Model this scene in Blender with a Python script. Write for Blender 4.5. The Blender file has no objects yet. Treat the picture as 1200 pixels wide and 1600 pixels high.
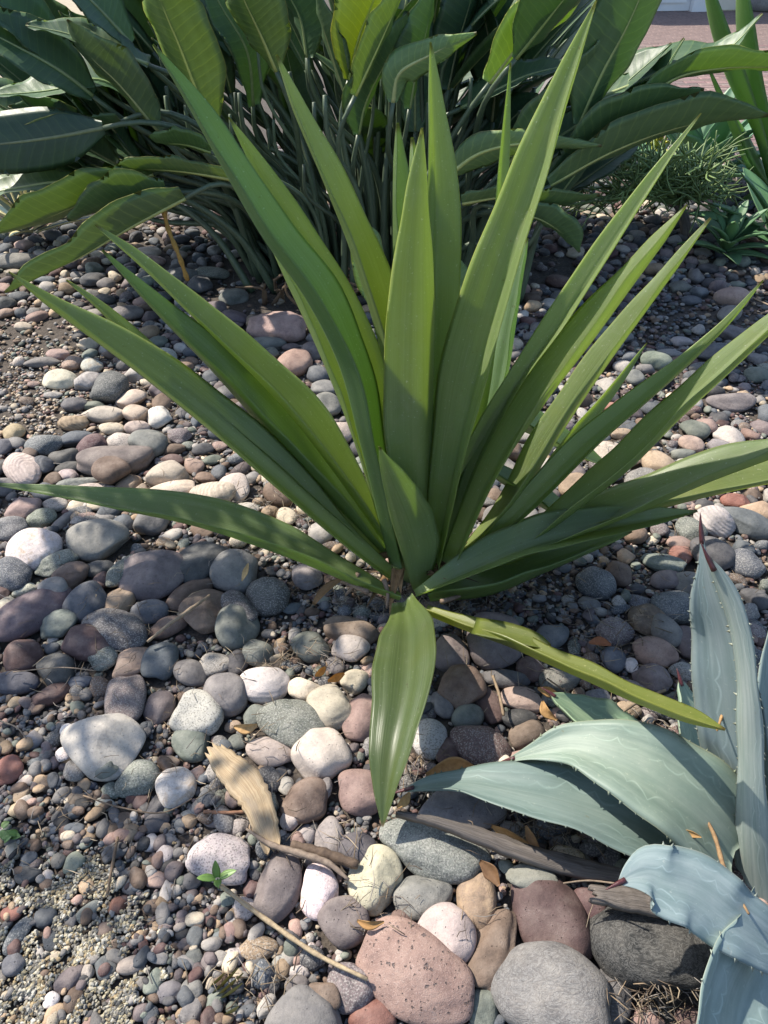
import bpy, math, random
import numpy as np
from mathutils import Vector

rng = np.random.default_rng(7)
random.seed(7)
scene = bpy.context.scene
COL = scene.collection

# ------------------------------------------------------------------ camera
CAM_H, PITCH, F = 1.35, math.radians(40.0), 1155.0
cam_data = bpy.data.cameras.new('camera')
cam = bpy.data.objects.new('camera', cam_data)
COL.objects.link(cam)
cam.location = (0, 0, CAM_H)
cam.rotation_euler = (math.radians(90) - PITCH, 0, 0)
cam_data.sensor_fit = 'VERTICAL'
cam_data.angle = 2 * math.atan(800 / F)
cam_data.clip_start = 0.02
cam_data.clip_end = 500
scene.camera = cam

# ------------------------------------------------------------------ light
SUN_EL = math.radians(49)
sun_from = np.array([-0.86 * math.cos(SUN_EL), 0.51 * math.cos(SUN_EL), math.sin(SUN_EL)])
world = bpy.data.worlds.new('World')
scene.world = world
world.use_nodes = True
wn = world.node_tree
sky = wn.nodes.new('ShaderNodeTexSky')
sky.sky_type = 'NISHITA'
sky.sun_disc = False
sky.sun_elevation = SUN_EL
sky.sun_rotation = math.atan2(sun_from[0], sun_from[1]) % (2 * math.pi)
bg = wn.nodes['Background']
bg.inputs['Strength'].default_value = 0.15
wn.links.new(sky.outputs[0], bg.inputs['Color'])
sd = bpy.data.lights.new('sun', 'SUN')
sd.energy = 5.0
sd.angle = math.radians(0.6)
sd.color = (1.0, 0.93, 0.82)
sun = bpy.data.objects.new('sun', sd)
COL.objects.link(sun)
sun.location = tuple(sun_from * 30)
sun.rotation_euler = Vector(tuple(-sun_from)).to_track_quat('-Z', 'Y').to_euler()
scene.view_settings.view_transform = 'Standard'
scene.view_settings.look = 'None'
scene.view_settings.gamma = 1
scene.view_settings.use_curve_mapping = False
scene.view_settings.exposure = 0.68

# ------------------------------------------------------------------ helpers
FW = np.array([0, math.cos(PITCH), -math.sin(PITCH)])
UP = np.array([0, math.sin(PITCH), math.cos(PITCH)])
RT = np.array([1.0, 0, 0])
CP = np.array([0, 0, CAM_H])

def ray(px, py):
    return FW + RT * ((px - 600) / F) - UP * ((py - 800) / F)
def at_y(px, py, Y):
    d = ray(px, py)
    return CP + d * (Y / d[1])
def at_z(px, py, z):
    d = ray(px, py)
    return CP + d * ((z - CAM_H) / d[2])
def proj(p):
    p = np.asarray(p) - CP
    dep = p @ FW
    return 600 + F * (p @ RT) / dep, 800 - F * (p @ UP) / dep, dep
def unit(v):
    return v / (np.linalg.norm(v, axis=-1, keepdims=True) + 1e-12)

def make_mesh(name, verts, faces, mat=None, uvs=None, smooth=True, tint=None):
    me = bpy.data.meshes.new(name)
    verts = np.asarray(verts, dtype=np.float32)
    nv = len(verts)
    me.vertices.add(nv)
    me.vertices.foreach_set('co', verts.ravel())
    if isinstance(faces, np.ndarray):
        k = faces.shape[1]
        loops = faces.ravel().astype(np.int32)
        starts = np.arange(0, len(loops), k, dtype=np.int32)
        nf = len(faces)
    else:
        loops = np.fromiter((i for f in faces for i in f), dtype=np.int32)
        lens = np.fromiter((len(f) for f in faces), dtype=np.int32)
        starts = np.concatenate([[0], np.cumsum(lens)[:-1]]).astype(np.int32)
        nf = len(lens)
    me.loops.add(len(loops))
    me.loops.foreach_set('vertex_index', loops)
    me.polygons.add(nf)
    me.polygons.foreach_set('loop_start', starts)
    me.polygons.foreach_set('use_smooth', np.full(nf, smooth, dtype=bool))
    if uvs is not None:
        uv = me.uv_layers.new(name='uv')
        uv.data.foreach_set('uv', np.asarray(uvs, dtype=np.float32)[loops].ravel())
    if tint is not None:
        at = me.attributes.new('tint', 'FLOAT_COLOR', 'POINT')
        c = np.ones((nv, 4), dtype=np.float32)
        c[:, :3] = tint
        at.data.foreach_set('color', c.ravel())
    me.update(calc_edges=True)
    if mat is not None:
        me.materials.append(mat)
    return me

def obj(name, me, parent=None, color=None, loc=None, rot=None):
    o = bpy.data.objects.new(name, me)
    COL.objects.link(o)
    if loc is not None: o.location = tuple(float(x) for x in loc)
    if rot is not None: o.rotation_euler = rot
    if parent is not None: o.parent = parent
    if color is not None: o.color = (*[float(c) for c in color[:3]], 1)
    return o
def tag(o, label, cat, group=None):
    o['label'] = label; o['category'] = cat
    if group: o['group'] = group
    return o
def thing(name, label, cat, loc=(0, 0, 0), group=None):
    return tag(obj(name, None, loc=loc), label, cat, group)
def part(name, me, parent, color=None):
    """mesh given in world coordinates, parented to a thing standing at its own base"""
    o = obj(name, me, parent, color)
    l = parent
    off = np.zeros(3)
    while l is not None:
        off += np.array(l.location); l = l.parent
    o.location = tuple(-off)
    return o

class Acc:
    """collects pieces into one mesh"""
    def __init__(self): self.v, self.f, self.u, self.n = [], [], [], 0
    def add(self, v, f, u=None):
        v = np.asarray(v); self.v.append(v)
        self.f += [tuple(i + self.n for i in t) for t in f]
        self.u.append(np.zeros((len(v), 2)) if u is None else np.asarray(u))
        self.n += len(v)
    def mesh(self, name, mat, smooth=True):
        return make_mesh(name, np.concatenate(self.v), self.f, mat, np.concatenate(self.u), smooth)

def frames(P):
    t = unit(np.gradient(P, axis=0))
    ref = np.array([0.31, 0.17, 0.93])
    n = ref - t * (t @ ref)[:, None]
    n = unit(n)
    return t, n, np.cross(t, n)
def tube(P, R, sides=6):
    P = np.asarray(P, float); R = np.broadcast_to(np.asarray(R, float), (len(P),))
    t, n, b = frames(P)
    a = np.arange(sides) * 2 * math.pi / sides
    v = P[:, None] + R[:, None, None] * (np.cos(a)[None, :, None] * n[:, None] + np.sin(a)[None, :, None] * b[:, None])
    m = len(P)
    f = []
    for i in range(m - 1):
        for j in range(sides):
            k = (j + 1) % sides
            f.append((i * sides + j, i * sides + k, (i + 1) * sides + k, (i + 1) * sides + j))
    f.append(tuple(range(sides))[::-1]); f.append(tuple(range((m - 1) * sides, m * sides)))
    u = np.stack([np.repeat(np.linspace(0, 1, m), sides), np.tile(np.arange(sides) / sides, m)], 1)[:, ::-1]
    return v.reshape(-1, 3), f, u
def spline(P, n):
    """smooth curve through the rows of P, even in chord length of the first columns"""
    P = np.asarray(P, float)
    d = np.linalg.norm(np.diff(P[:, :2], axis=0), axis=1) + 1e-6
    s = np.concatenate([[0], np.cumsum(d)])
    m = np.gradient(P, s, axis=0) if len(P) > 2 else np.repeat(((P[1] - P[0]) / s[-1])[None], 2, 0)
    x = np.linspace(0, s[-1], n)
    i = np.clip(np.searchsorted(s, x, side='right') - 1, 0, len(s) - 2)
    h = (s[i + 1] - s[i]); q = ((x - s[i]) / h)[:, None]; h = h[:, None]
    return ((2*q**3 - 3*q**2 + 1) * P[i] + (q**3 - 2*q**2 + q) * h * m[i] + (-2*q**3 + 3*q**2) * P[i+1] + (q**3 - q**2) * h * m[i+1]), x / s[-1]
def curve3(P, n):
    P = np.asarray(P, float)
    d = np.linalg.norm(np.diff(P, axis=0), axis=1) + 1e-6
    s = np.concatenate([[0], np.cumsum(d)])
    m = np.gradient(P, s, axis=0) if len(P) > 2 else np.repeat(((P[1] - P[0]) / s[-1])[None], 2, 0)
    x = np.linspace(0, s[-1], n)
    i = np.clip(np.searchsorted(s, x, side='right') - 1, 0, len(s) - 2)
    h = (s[i + 1] - s[i]); q = ((x - s[i]) / h)[:, None]; h = h[:, None]
    return ((2*q**3 - 3*q**2 + 1) * P[i] + (q**3 - 2*q**2 + q) * h * m[i] + (-2*q**3 + 3*q**2) * P[i+1] + (q**3 - q**2) * h * m[i+1])

# ------------------------------------------------------------------ materials
def new_mat(name):
    m = bpy.data.materials.new(name); m.use_nodes = True
    nt = m.node_tree
    return m, nt, nt.nodes['Principled BSDF']
def N(nt, typ, **kw):
    n = nt.nodes.new(typ)
    ins = kw.pop('ins', {})
    for k, v in kw.items(): setattr(n, k, v)
    for k, v in ins.items():
        if hasattr(v, 'node'): nt.links.new(v, n.inputs[k])
        else: n.inputs[k].default_value = v
    return n
def math_(nt, op, a, b=0.0, c=0.0, clamp=False):
    n = N(nt, 'ShaderNodeMath', operation=op, use_clamp=clamp, ins={0: a, 1: b, 2: c})
    return n.outputs[0]
def mix(nt, fac, a, b, blend='MIX'):
    n = nt.nodes.new('ShaderNodeMix'); n.data_type = 'RGBA'; n.blend_type = blend
    for k, v in ((0, fac), (6, a), (7, b)):
        if hasattr(v, 'node'): nt.links.new(v, n.inputs[k])
        else: n.inputs[k].default_value = v if k == 0 else (*v, 1)
    return n.outputs[2]
def ramp(nt, fac, lo, hi, a=0.0, b=1.0):
    return N(nt, 'ShaderNodeMapRange', ins={0: fac, 1: lo, 2: hi, 3: a, 4: b}).outputs[0]
def noise(nt, vec, scale, detail=3, rough=0.55, dist=0.0):
    return N(nt, 'ShaderNodeTexNoise', ins={'Vector': vec, 'Scale': scale, 'Detail': detail, 'Roughness': rough, 'Distortion': dist}).outputs['Fac']
def bump(nt, h, strength, dist):
    return N(nt, 'ShaderNodeBump', ins={'Height': h, 'Strength': strength, 'Distance': dist}).outputs[0]

def stone_mat(name, kind, attr=False):
    m, nt, bs = new_mat(name)
    tc = N(nt, 'ShaderNodeTexCoord')
    if attr:
        base = N(nt, 'ShaderNodeAttribute', attribute_name='tint').outputs['Color']
        vec = tc.outputs['Object']
    else:
        oi = N(nt, 'ShaderNodeObjectInfo')
        base = oi.outputs['Color']
        off = N(nt, 'ShaderNodeVectorMath', operation='SCALE', ins={0: (17.3, 9.1, 5.7), 'Scale': oi.outputs['Random']})
        vec = N(nt, 'ShaderNodeVectorMath', operation='ADD', ins={0: tc.outputs['Object'], 1: off.outputs[0]}).outputs[0]
    big = noise(nt, vec, 22, 4, 0.6)
    mid = noise(nt, vec, 95, 4, 0.65)
    fine = noise(nt, vec, 620, 3, 0.6)
    hgt = math_(nt, 'ADD', math_(nt, 'MULTIPLY', mid, 0.7), math_(nt, 'MULTIPLY', fine, 0.35))
    c = mix(nt, ramp(nt, big, 0.3, 0.72), mix(nt, 1.0, base, (0.58, 0.57, 0.58), 'MULTIPLY'), mix(nt, 1.0, base, (1.38, 1.30, 1.22), 'MULTIPLY'))
    blk = noise(nt, vec, 180, 3, 0.75)
    c = mix(nt, ramp(nt, blk, 0.54, 0.7, 0, 0.55), c, mix(nt, 1.0, base, (0.45, 0.44, 0.44), 'MULTIPLY'))
    wl = noise(nt, vec, 30, 4, 0.7, 1.4)
    wl = ramp(nt, math_(nt, 'ABSOLUTE', math_(nt, 'SUBTRACT', wl, 0.47)), 0.0, 0.010, 1, 0)
    wl = math_(nt, 'MULTIPLY', wl, ramp(nt, big, 0.5, 0.62))
    c = mix(nt, math_(nt, 'MULTIPLY', wl, 0.35), c, (0.48, 0.44, 0.40))
    c = mix(nt, ramp(nt, mid, 0.35, 0.7, 0.0, 0.6), c, mix(nt, 1.0, base, (1.25, 1.2, 1.18), 'MULTIPLY'))
    bs_str, bs_d = 0.8, 0.0034
    if kind == 'speckled':
        s1 = noise(nt, vec, 330, 2, 0.5)
        s2 = noise(nt, N(nt, 'ShaderNodeVectorMath', operation='ADD', ins={0: vec, 1: (3.1, 7.7, 1.3)}).outputs[0], 290, 2, 0.5)
        c = mix(nt, ramp(nt, s1, 0.53, 0.60, 0, 0.36), c, (0.50, 0.48, 0.44))
        c = mix(nt, ramp(nt, s2, 0.55, 0.61, 0, 0.55), c, (0.05, 0.05, 0.05))
    elif kind == 'smooth':
        s1 = noise(nt, vec, 800, 2, 0.6)
        c = mix(nt, ramp(nt, s1, 0.52, 0.68, 0, 0.45), c, mix(nt, 1.0, base, (0.55, 0.53, 0.52), 'MULTIPLY'))
        pit = N(nt, 'ShaderNodeTexVoronoi', ins={'Vector': vec, 'Scale': 150.0}).outputs['Distance']
        pm = math_(nt, 'MULTIPLY', ramp(nt, pit, 0.10, 0.2, 1, 0), ramp(nt, mid, 0.5, 0.6))
        c = mix(nt, math_(nt, 'MULTIPLY', pm, 0.7), c, mix(nt, 1.0, base, (0.3, 0.3, 0.3), 'MULTIPLY'))
        hgt = math_(nt, 'SUBTRACT', hgt, pm)
    elif kind == 'veined':
        st = N(nt, 'ShaderNodeMapping', ins={'Vector': vec, 'Scale': (1, 2.2, 5), 'Rotation': (0.5, 0.3, 0.2)}).outputs[0]
        s1 = noise(nt, st, 38, 6, 0.7, 1.6)
        line = ramp(nt, math_(nt, 'ABSOLUTE', math_(nt, 'SUBTRACT', s1, 0.5)), 0.0, 0.045, 1, 0)
        c = mix(nt, math_(nt, 'MULTIPLY', line, 0.7), c, mix(nt, 0.5, mix(nt, 1.0, base, (2.2, 2.2, 2.2), 'MULTIPLY'), (0.25, 0.24, 0.22)))
        hgt = math_(nt, 'ADD', hgt, math_(nt, 'MULTIPLY', s1, 1.4))
        bs_d = 0.0036
    elif kind == 'banded':
        w = N(nt, 'ShaderNodeTexWave', ins={'Vector': N(nt, 'ShaderNodeMapping', ins={'Vector': vec, 'Rotation': (0.5, 0.9, 0.3)}).outputs[0], 'Scale': 33.0, 'Distortion': 11.0, 'Detail': 3.0, 'Detail Scale': 0.35}).outputs['Fac']
        c = mix(nt, ramp(nt, w, 0.45, 0.9, 0, 0.26), c, mix(nt, 1.0, base, (0.5, 0.48, 0.47), 'MULTIPLY'))
        hgt = math_(nt, 'ADD', hgt, math_(nt, 'MULTIPLY', w, 0.45))
    elif kind == 'blotchy':
        c = mix(nt, ramp(nt, noise(nt, vec, 34, 5, 0.7, 0.8), 0.5, 0.66, 0, 0.7), c, (0.42, 0.30, 0.19))
        cr = noise(nt, vec, 55, 3, 0.6, 1.2)
        line = ramp(nt, math_(nt, 'ABSOLUTE', math_(nt, 'SUBTRACT', cr, 0.5)), 0.0, 0.018, 1, 0)
        c = mix(nt, math_(nt, 'MULTIPLY', line, 0.55), c, (0.12, 0.11, 0.10))
        bs_d = 0.004
    elif kind == 'pitted':
        wv = N(nt, 'ShaderNodeVectorMath', operation='ADD', ins={0: vec, 1: N(nt, 'ShaderNodeVectorMath', operation='SCALE', ins={0: N(nt, 'ShaderNodeTexNoise', ins={'Vector': vec, 'Scale': 120.0}).outputs['Color'], 'Scale': 0.008}).outputs[0]}).outputs[0]
        pit = N(nt, 'ShaderNodeTexVoronoi', ins={'Vector': wv, 'Scale': 120.0, 'Randomness': 1.0}).outputs['Distance']
        pit = math_(nt, 'SUBTRACT', pit, math_(nt, 'MULTIPLY', math_(nt, 'SUBTRACT', noise(nt, vec, 70, 4, 0.7), 0.5), 1.6))
        pm = ramp(nt, pit, 0.08, 0.2, 1, 0)
        c = mix(nt, math_(nt, 'MULTIPLY', pm, 0.8), c, (0.07, 0.055, 0.055))
        c = mix(nt, ramp(nt, fine, 0.55, 0.7, 0, 0.5), c, (0.6, 0.47, 0.42))
        hgt = math_(nt, 'SUBTRACT', hgt, math_(nt, 'MULTIPLY', pm, 1.4))
    # pale dust lying on faces that look up
    nz = N(nt, 'ShaderNodeSeparateXYZ', ins={0: N(nt, 'ShaderNodeNewGeometry').outputs['Normal']}).outputs[2]
    dust = math_(nt, 'MULTIPLY', ramp(nt, nz, 0.45, 1.0, 0, 0.16), ramp(nt, big, 0.4, 0.65))
    c = mix(nt, dust, c, (0.36, 0.33, 0.29))
    nt.links.new(c, bs.inputs['Base Color'])
    bs.inputs['Roughness'].default_value = 0.78
    bs.inputs['Specular IOR Level'].default_value = 0.35
    nt.links.new(bump(nt, hgt, bs_str, bs_d), bs.inputs['Normal'])
    return m

STONE = {k: stone_mat('stone_' + k, k) for k in ('speckled', 'smooth', 'veined', 'banded', 'blotchy', 'pitted')}
STUFF = stone_mat('stone_mixed', 'smooth', True)
STUFF_S = stone_mat('stone_mixed_speckled', 'speckled', True)

def leaf_mat(name, c1, c2, trans, edge=None, stripes=60.0, rough=0.42, tw=0.3, specks=True, base_pale=None, under=None, ribs=0.0, imprint=False):
    m, nt, bs = new_mat(name)
    oi = N(nt, 'ShaderNodeObjectInfo')
    uv = N(nt, 'ShaderNodeUVMap').outputs[0]
    sx = N(nt, 'ShaderNodeSeparateXYZ', ins={0: uv})
    u, v = sx.outputs[0], sx.outputs[1]
    rnd = oi.outputs['Random']
    ox = N(nt, 'ShaderNodeVectorMath', operation='ADD', ins={0: uv, 1: N(nt, 'ShaderNodeCombineXYZ', ins={0: math_(nt, 'MULTIPLY', rnd, 13.0), 1: math_(nt, 'MULTIPLY', rnd, 31.0), 2: 0.0}).outputs[0]}).outputs[0]
    strm = N(nt, 'ShaderNodeMapping', ins={'Vector': ox, 'Scale': (stripes, 1.1, 1)}).outputs[0]
    s = noise(nt, strm, 1.0, 3, 0.6)
    blot = noise(nt, N(nt, 'ShaderNodeMapping', ins={'Vector': ox, 'Scale': (2.2, 6, 1)}).outputs[0], 1.0, 4, 0.6)
    tcx = N(nt, 'ShaderNodeTexCoord').outputs['Object']
    c = mix(nt, ramp(nt, s, 0.3, 0.7), c1, c2)
    c = mix(nt, ramp(nt, blot, 0.35, 0.7, 0, 0.55), c, mix(nt, 1.0, c, (0.68, 0.78, 0.75), 'MULTIPLY'))
    if base_pale: c = mix(nt, ramp(nt, v, 0.0, 0.16, 0.75, 0), c, base_pale)
    hgt = s
    au = math_(nt, 'ABSOLUTE', math_(nt, 'SUBTRACT', u, 0.5))
    if ribs:
        ph = math_(nt, 'SUBTRACT', math_(nt, 'MULTIPLY', v, ribs), math_(nt, 'MULTIPLY', au, 3.0))
        ph = math_(nt, 'ADD', ph, math_(nt, 'MULTIPLY', blot, 1.1))
        w = math_(nt, 'ABSOLUTE', math_(nt, 'SUBTRACT', math_(nt, 'FRACT', ph), 0.5))
        vein = ramp(nt, w, 0.0, 0.10, 1, 0)
        fine = noise(nt, N(nt, 'ShaderNodeCombineXYZ', ins={0: math_(nt, 'MULTIPLY', ph, 7.0), 1: au, 2: rnd}).outputs[0], 1.0, 2, 0.6)
        c = mix(nt, math_(nt, 'MULTIPLY', vein, 0.6), c, (0.20, 0.27, 0.10))
        c = mix(nt, ramp(nt, fine, 0.4, 0.7, 0, 0.35), c, c2)
        hgt = math_(nt, 'ADD', math_(nt, 'MULTIPLY', w, 1.6), math_(nt, 'MULTIPLY', fine, 0.5))
    if imprint:
        tooth = math_(nt, 'PINGPONG', math_(nt, 'MULTIPLY', v, 11.0), 0.5)
        wob = noise(nt, N(nt, 'ShaderNodeMapping', ins={'Vector': ox, 'Scale': (0.6, 4, 1)}).outputs[0], 1.0, 2)
        for o_, amp in ((0.10, 0.15), (0.25, 0.11)):
            d = math_(nt, 'SUBTRACT', au, math_(nt, 'ADD', math_(nt, 'MULTIPLY', math_(nt, 'POWER', tooth, 2.6), amp * 2.5), math_(nt, 'MULTIPLY_ADD', wob, 0.35, o_ - 0.1)))
            line = ramp(nt, math_(nt, 'ABSOLUTE', d), 0.002, 0.016, 1, 0)
            line = math_(nt, 'MULTIPLY', line, ramp(nt, blot, 0.42, 0.56))
            c = mix(nt, math_(nt, 'MULTIPLY', line, 0.34), c, (0.55, 0.62, 0.60))
            shade = ramp(nt, d, -0.05, 0.05, 0, 0.22)
            c = mix(nt, shade, c, mix(nt, 1.0, c, (0.78, 0.86, 0.9), 'MULTIPLY'))
    if imprint:
        bl_ = noise(nt, N(nt, 'ShaderNodeMapping', ins={'Vector': ox, 'Scale': (5, 3.2, 1)}).outputs[0], 1.0, 6, 0.7)
        c = mix(nt, ramp(nt, bl_, 0.4, 0.66, 0, 0.7), c, mix(nt, 1.0, c, (0.66, 0.74, 0.74), 'MULTIPLY'))
        c = mix(nt, ramp(nt, noise(nt, tcx, 120, 4, 0.7), 0.62, 0.7, 0, 0.35), c, (0.5, 0.5, 0.44))
        c = mix(nt, ramp(nt, noise(nt, tcx, 45, 5, 0.7), 0.66, 0.71, 0, 0.6), c, (0.22, 0.19, 0.13))
    if edge: c = mix(nt, ramp(nt, au, 0.485, 0.497, 0, 0.8), c, edge)
    if specks:
        sp = noise(nt, tcx, 210, 1, 0.5)
        c = mix(nt, ramp(nt, sp, 0.715, 0.75, 0, 0.7), c, (0.55, 0.58, 0.45))
        scr = noise(nt, N(nt, 'ShaderNodeMapping', ins={'Vector': ox, 'Scale': (46, 5, 1), 'Rotation': (0, 0, 0.04)}).outputs[0], 1.0, 2, 0.5)
        c = mix(nt, math_(nt, 'MULTIPLY', ramp(nt, scr, 0.62, 0.70, 0, 0.45), ramp(nt, blot, 0.45, 0.6)), c, (0.40, 0.44, 0.30))
        dst = noise(nt, tcx, 28, 5, 0.75)
        c = mix(nt, ramp(nt, dst, 0.52, 0.75, 0, 0.28), c, (0.34, 0.35, 0.27))
        yl = noise(nt, tcx, 9, 3, 0.6)
        c = mix(nt, ramp(nt, yl, 0.52, 0.7, 0, 0.35), c, (0.22, 0.25, 0.07))
        sp2 = noise(nt, tcx, 75, 4, 0.7)
        c = mix(nt, ramp(nt, sp2, 0.665, 0.70, 0, 0.75), c, (0.10, 0.07, 0.035))
    if under:
        geo = N(nt, 'ShaderNodeAttribute', attribute_name='tint')
        c = mix(nt, geo.outputs['Fac'], c, under)
    c = mix(nt, 1.0, c, oi.outputs['Color'], 'MULTIPLY')
    # browned tips
    tipb = math_(nt, 'MULTIPLY', ramp(nt, math_(nt, 'ADD', v, math_(nt, 'MULTIPLY', blot, 0.03)), 0.985, 1.005), 0.8)
    c = mix(nt, tipb, c, (0.10, 0.06, 0.03))
    nt.links.new(c, bs.inputs['Base Color'])
    bs.inputs['Roughness'].default_value = rough
    bs.inputs['Specular IOR Level'].default_value = 0.6
    nrm = bump(nt, hgt, 0.35, 0.0018 if not ribs else 0.0017)
    nt.links.new(nrm, bs.inputs['Normal'])
    tr = N(nt, 'ShaderNodeBsdfTranslucent', ins={'Color': mix(nt, 1.0, mix(nt, 0.22, trans, c), oi.outputs['Color'], 'MULTIPLY'), 'Normal': nrm})
    ms = N(nt, 'ShaderNodeMixShader', ins={0: tw, 1: bs.outputs[0], 2: tr.outputs[0]})
    nt.links.new(ms.outputs[0], nt.nodes['Material Output'].inputs[0])
    return m

M_YUCCA = leaf_mat('yucca_leaf', (0.152, 0.198, 0.085), (0.248, 0.308, 0.145), (0.70, 0.86, 0.22), edge=(0.30, 0.33, 0.10), base_pale=(0.30, 0.38, 0.10), tw=0.43, rough=0.37)
M_AGAVE = leaf_mat('agave_leaf', (0.235, 0.275, 0.265), (0.325, 0.36, 0.345), (0.34, 0.48, 0.28), edge=(0.33, 0.345, 0.28), stripes=14.0, rough=0.55, tw=0.12, specks=False, imprint=True)
M_BOP = leaf_mat('paradise_leaf', (0.062, 0.112, 0.058), (0.115, 0.180, 0.096), (0.40, 0.54, 0.10), edge=(0.22, 0.22, 0.09), stripes=6.0, rough=0.46, tw=0.30, specks=False, ribs=17.0)
M_SOFT = leaf_mat('soft_agave_leaf', (0.11, 0.19, 0.10), (0.15, 0.24, 0.13), (0.3, 0.5, 0.1), stripes=8.0, rough=0.5, tw=0.15, specks=False)
M_VAR = leaf_mat('variegated_leaf', (0.10, 0.16, 0.17), (0.14, 0.21, 0.22), (0.3, 0.4, 0.2), stripes=10.0, rough=0.5, tw=0.12, specks=False)
# cream margins of the variegated leaves
nt = M_VAR.node_tree
b = nt.nodes['Principled BSDF']
src = b.inputs['Base Color'].links[0].from_socket
uvn = N(nt, 'ShaderNodeSeparateXYZ', ins={0: N(nt, 'ShaderNodeUVMap').outputs[0]})
au = math_(nt, 'ABSOLUTE', math_(nt, 'SUBTRACT', uvn.outputs[0], 0.5))
nt.links.new(mix(nt, ramp(nt, au, 0.29, 0.32), src, (0.62, 0.56, 0.30)), b.inputs['Base Color'])

def plain(name, c1, c2, scale, rough=0.8, stretch=(1, 1, 1), bd=0.002, bst=0.5, objcol=False):
    m, nt, bs = new_mat(name)
    tc = N(nt, 'ShaderNodeTexCoord')
    vec = N(nt, 'ShaderNodeMapping', ins={'Vector': tc.outputs['Object'], 'Scale': stretch}).outputs[0]
    n1 = noise(nt, vec, scale, 5, 0.65)
    n2 = noise(nt, tc.outputs['Object'], scale * 0.17, 3, 0.6)
    c = mix(nt, ramp(nt, n1, 0.3, 0.7), c1, c2)
    c = mix(nt, ramp(nt, n2, 0.35, 0.7, 0, 0.5), c, mix(nt, 1.0, c, (0.62, 0.6, 0.6), 'MULTIPLY'))
    if objcol: c = mix(nt, 1.0, c, N(nt, 'ShaderNodeObjectInfo').outputs['Color'], 'MULTIPLY')
    nt.links.new(c, bs.inputs['Base Color'])
    bs.inputs['Roughness'].default_value = rough
    nt.links.new(bump(nt, n1, bst, bd), bs.inputs['Normal'])
    return m
def grain_mat(name, c1, c2, c3, sc=60.0, bd=0.0015):
    m, nt, bs = new_mat(name)
    uv = N(nt, 'ShaderNodeUVMap').outputs[0]
    vec = N(nt, 'ShaderNodeMapping', ins={'Vector': uv, 'Scale': (sc, 3, 1)}).outputs[0]
    n1 = noise(nt, vec, 1.0, 4, 0.6, 0.6)
    n2 = noise(nt, N(nt, 'ShaderNodeMapping', ins={'Vector': uv, 'Scale': (3, 2.5, 1)}).outputs[0], 1.0, 3)
    c = mix(nt, ramp(nt, n1, 0.32, 0.66), c1, c2)
    c = mix(nt, ramp(nt, n2, 0.45, 0.7, 0, 0.7), c, c3)
    nt.links.new(c, bs.inputs['Base Color'])
    bs.inputs['Roughness'].default_value = 0.8
    nt.links.new(bump(nt, n1, 0.8, bd), bs.inputs['Normal'])
    return m

M_SOIL = plain('soil', (0.045, 0.036, 0.03), (0.12, 0.098, 0.078), 90, 0.95, bd=0.008, bst=0.9)
M_PATH = plain('pale_path', (0.33, 0.28, 0.20), (0.44, 0.37, 0.26), 60, 0.95)
M_STALK = plain('stalk', (0.06, 0.09, 0.055), (0.105, 0.145, 0.088), 60, 0.45, (1, 1, 0.15), 0.001, 0.2, True)
M_RIB = plain('midrib', (0.26, 0.30, 0.12), (0.34, 0.37, 0.17), 60, 0.4, bd=0.0005, objcol=True)
M_SPINE = plain('spine', (0.06, 0.015, 0.02), (0.10, 0.03, 0.03), 200, 0.35)
M_TWIG = plain('dry_twig', (0.17, 0.13, 0.10), (0.33, 0.27, 0.20), 120, 0.85, objcol=True)
M_DRYLEAF = plain('dry_leaf', (0.26, 0.17, 0.08), (0.42, 0.30, 0.16), 90, 0.7, objcol=True)
M_CHIP = grain_mat('split_wood', (0.24, 0.155, 0.08), (0.47, 0.37, 0.235), (0.28, 0.225, 0.165), 60)
M_BARK = grain_mat('grey_bark', (0.07, 0.058, 0.05), (0.19, 0.165, 0.145), (0.10, 0.085, 0.075), 26, 0.003)
M_GREEN = plain('sprout', (0.10, 0.19, 0.035), (0.15, 0.26, 0.055), 80, 0.45)
M_BRICK = plain('paver', (0.15, 0.105, 0.095), (0.24, 0.17, 0.15), 45, 0.85, objcol=True)
M_JOINT = plain('joint_sand', (0.20, 0.17, 0.15), (0.26, 0.23, 0.2), 90, 0.95)
M_WHITE = plain('white_paint', (0.74, 0.76, 0.78), (0.80, 0.80, 0.80), 9, 0.5, bd=0.0003)
M_CREAM = plain('cream_paint', (0.68, 0.63, 0.52), (0.74, 0.69, 0.58), 9, 0.6, bd=0.0003)
M_POT = plain('grey_pot', (0.24, 0.24, 0.24), (0.33, 0.33, 0.33), 40, 0.7)
M_PENCIL = plain('pencil_stem', (0.15, 0.20, 0.085), (0.23, 0.28, 0.12), 50, 0.5, objcol=True)

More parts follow.
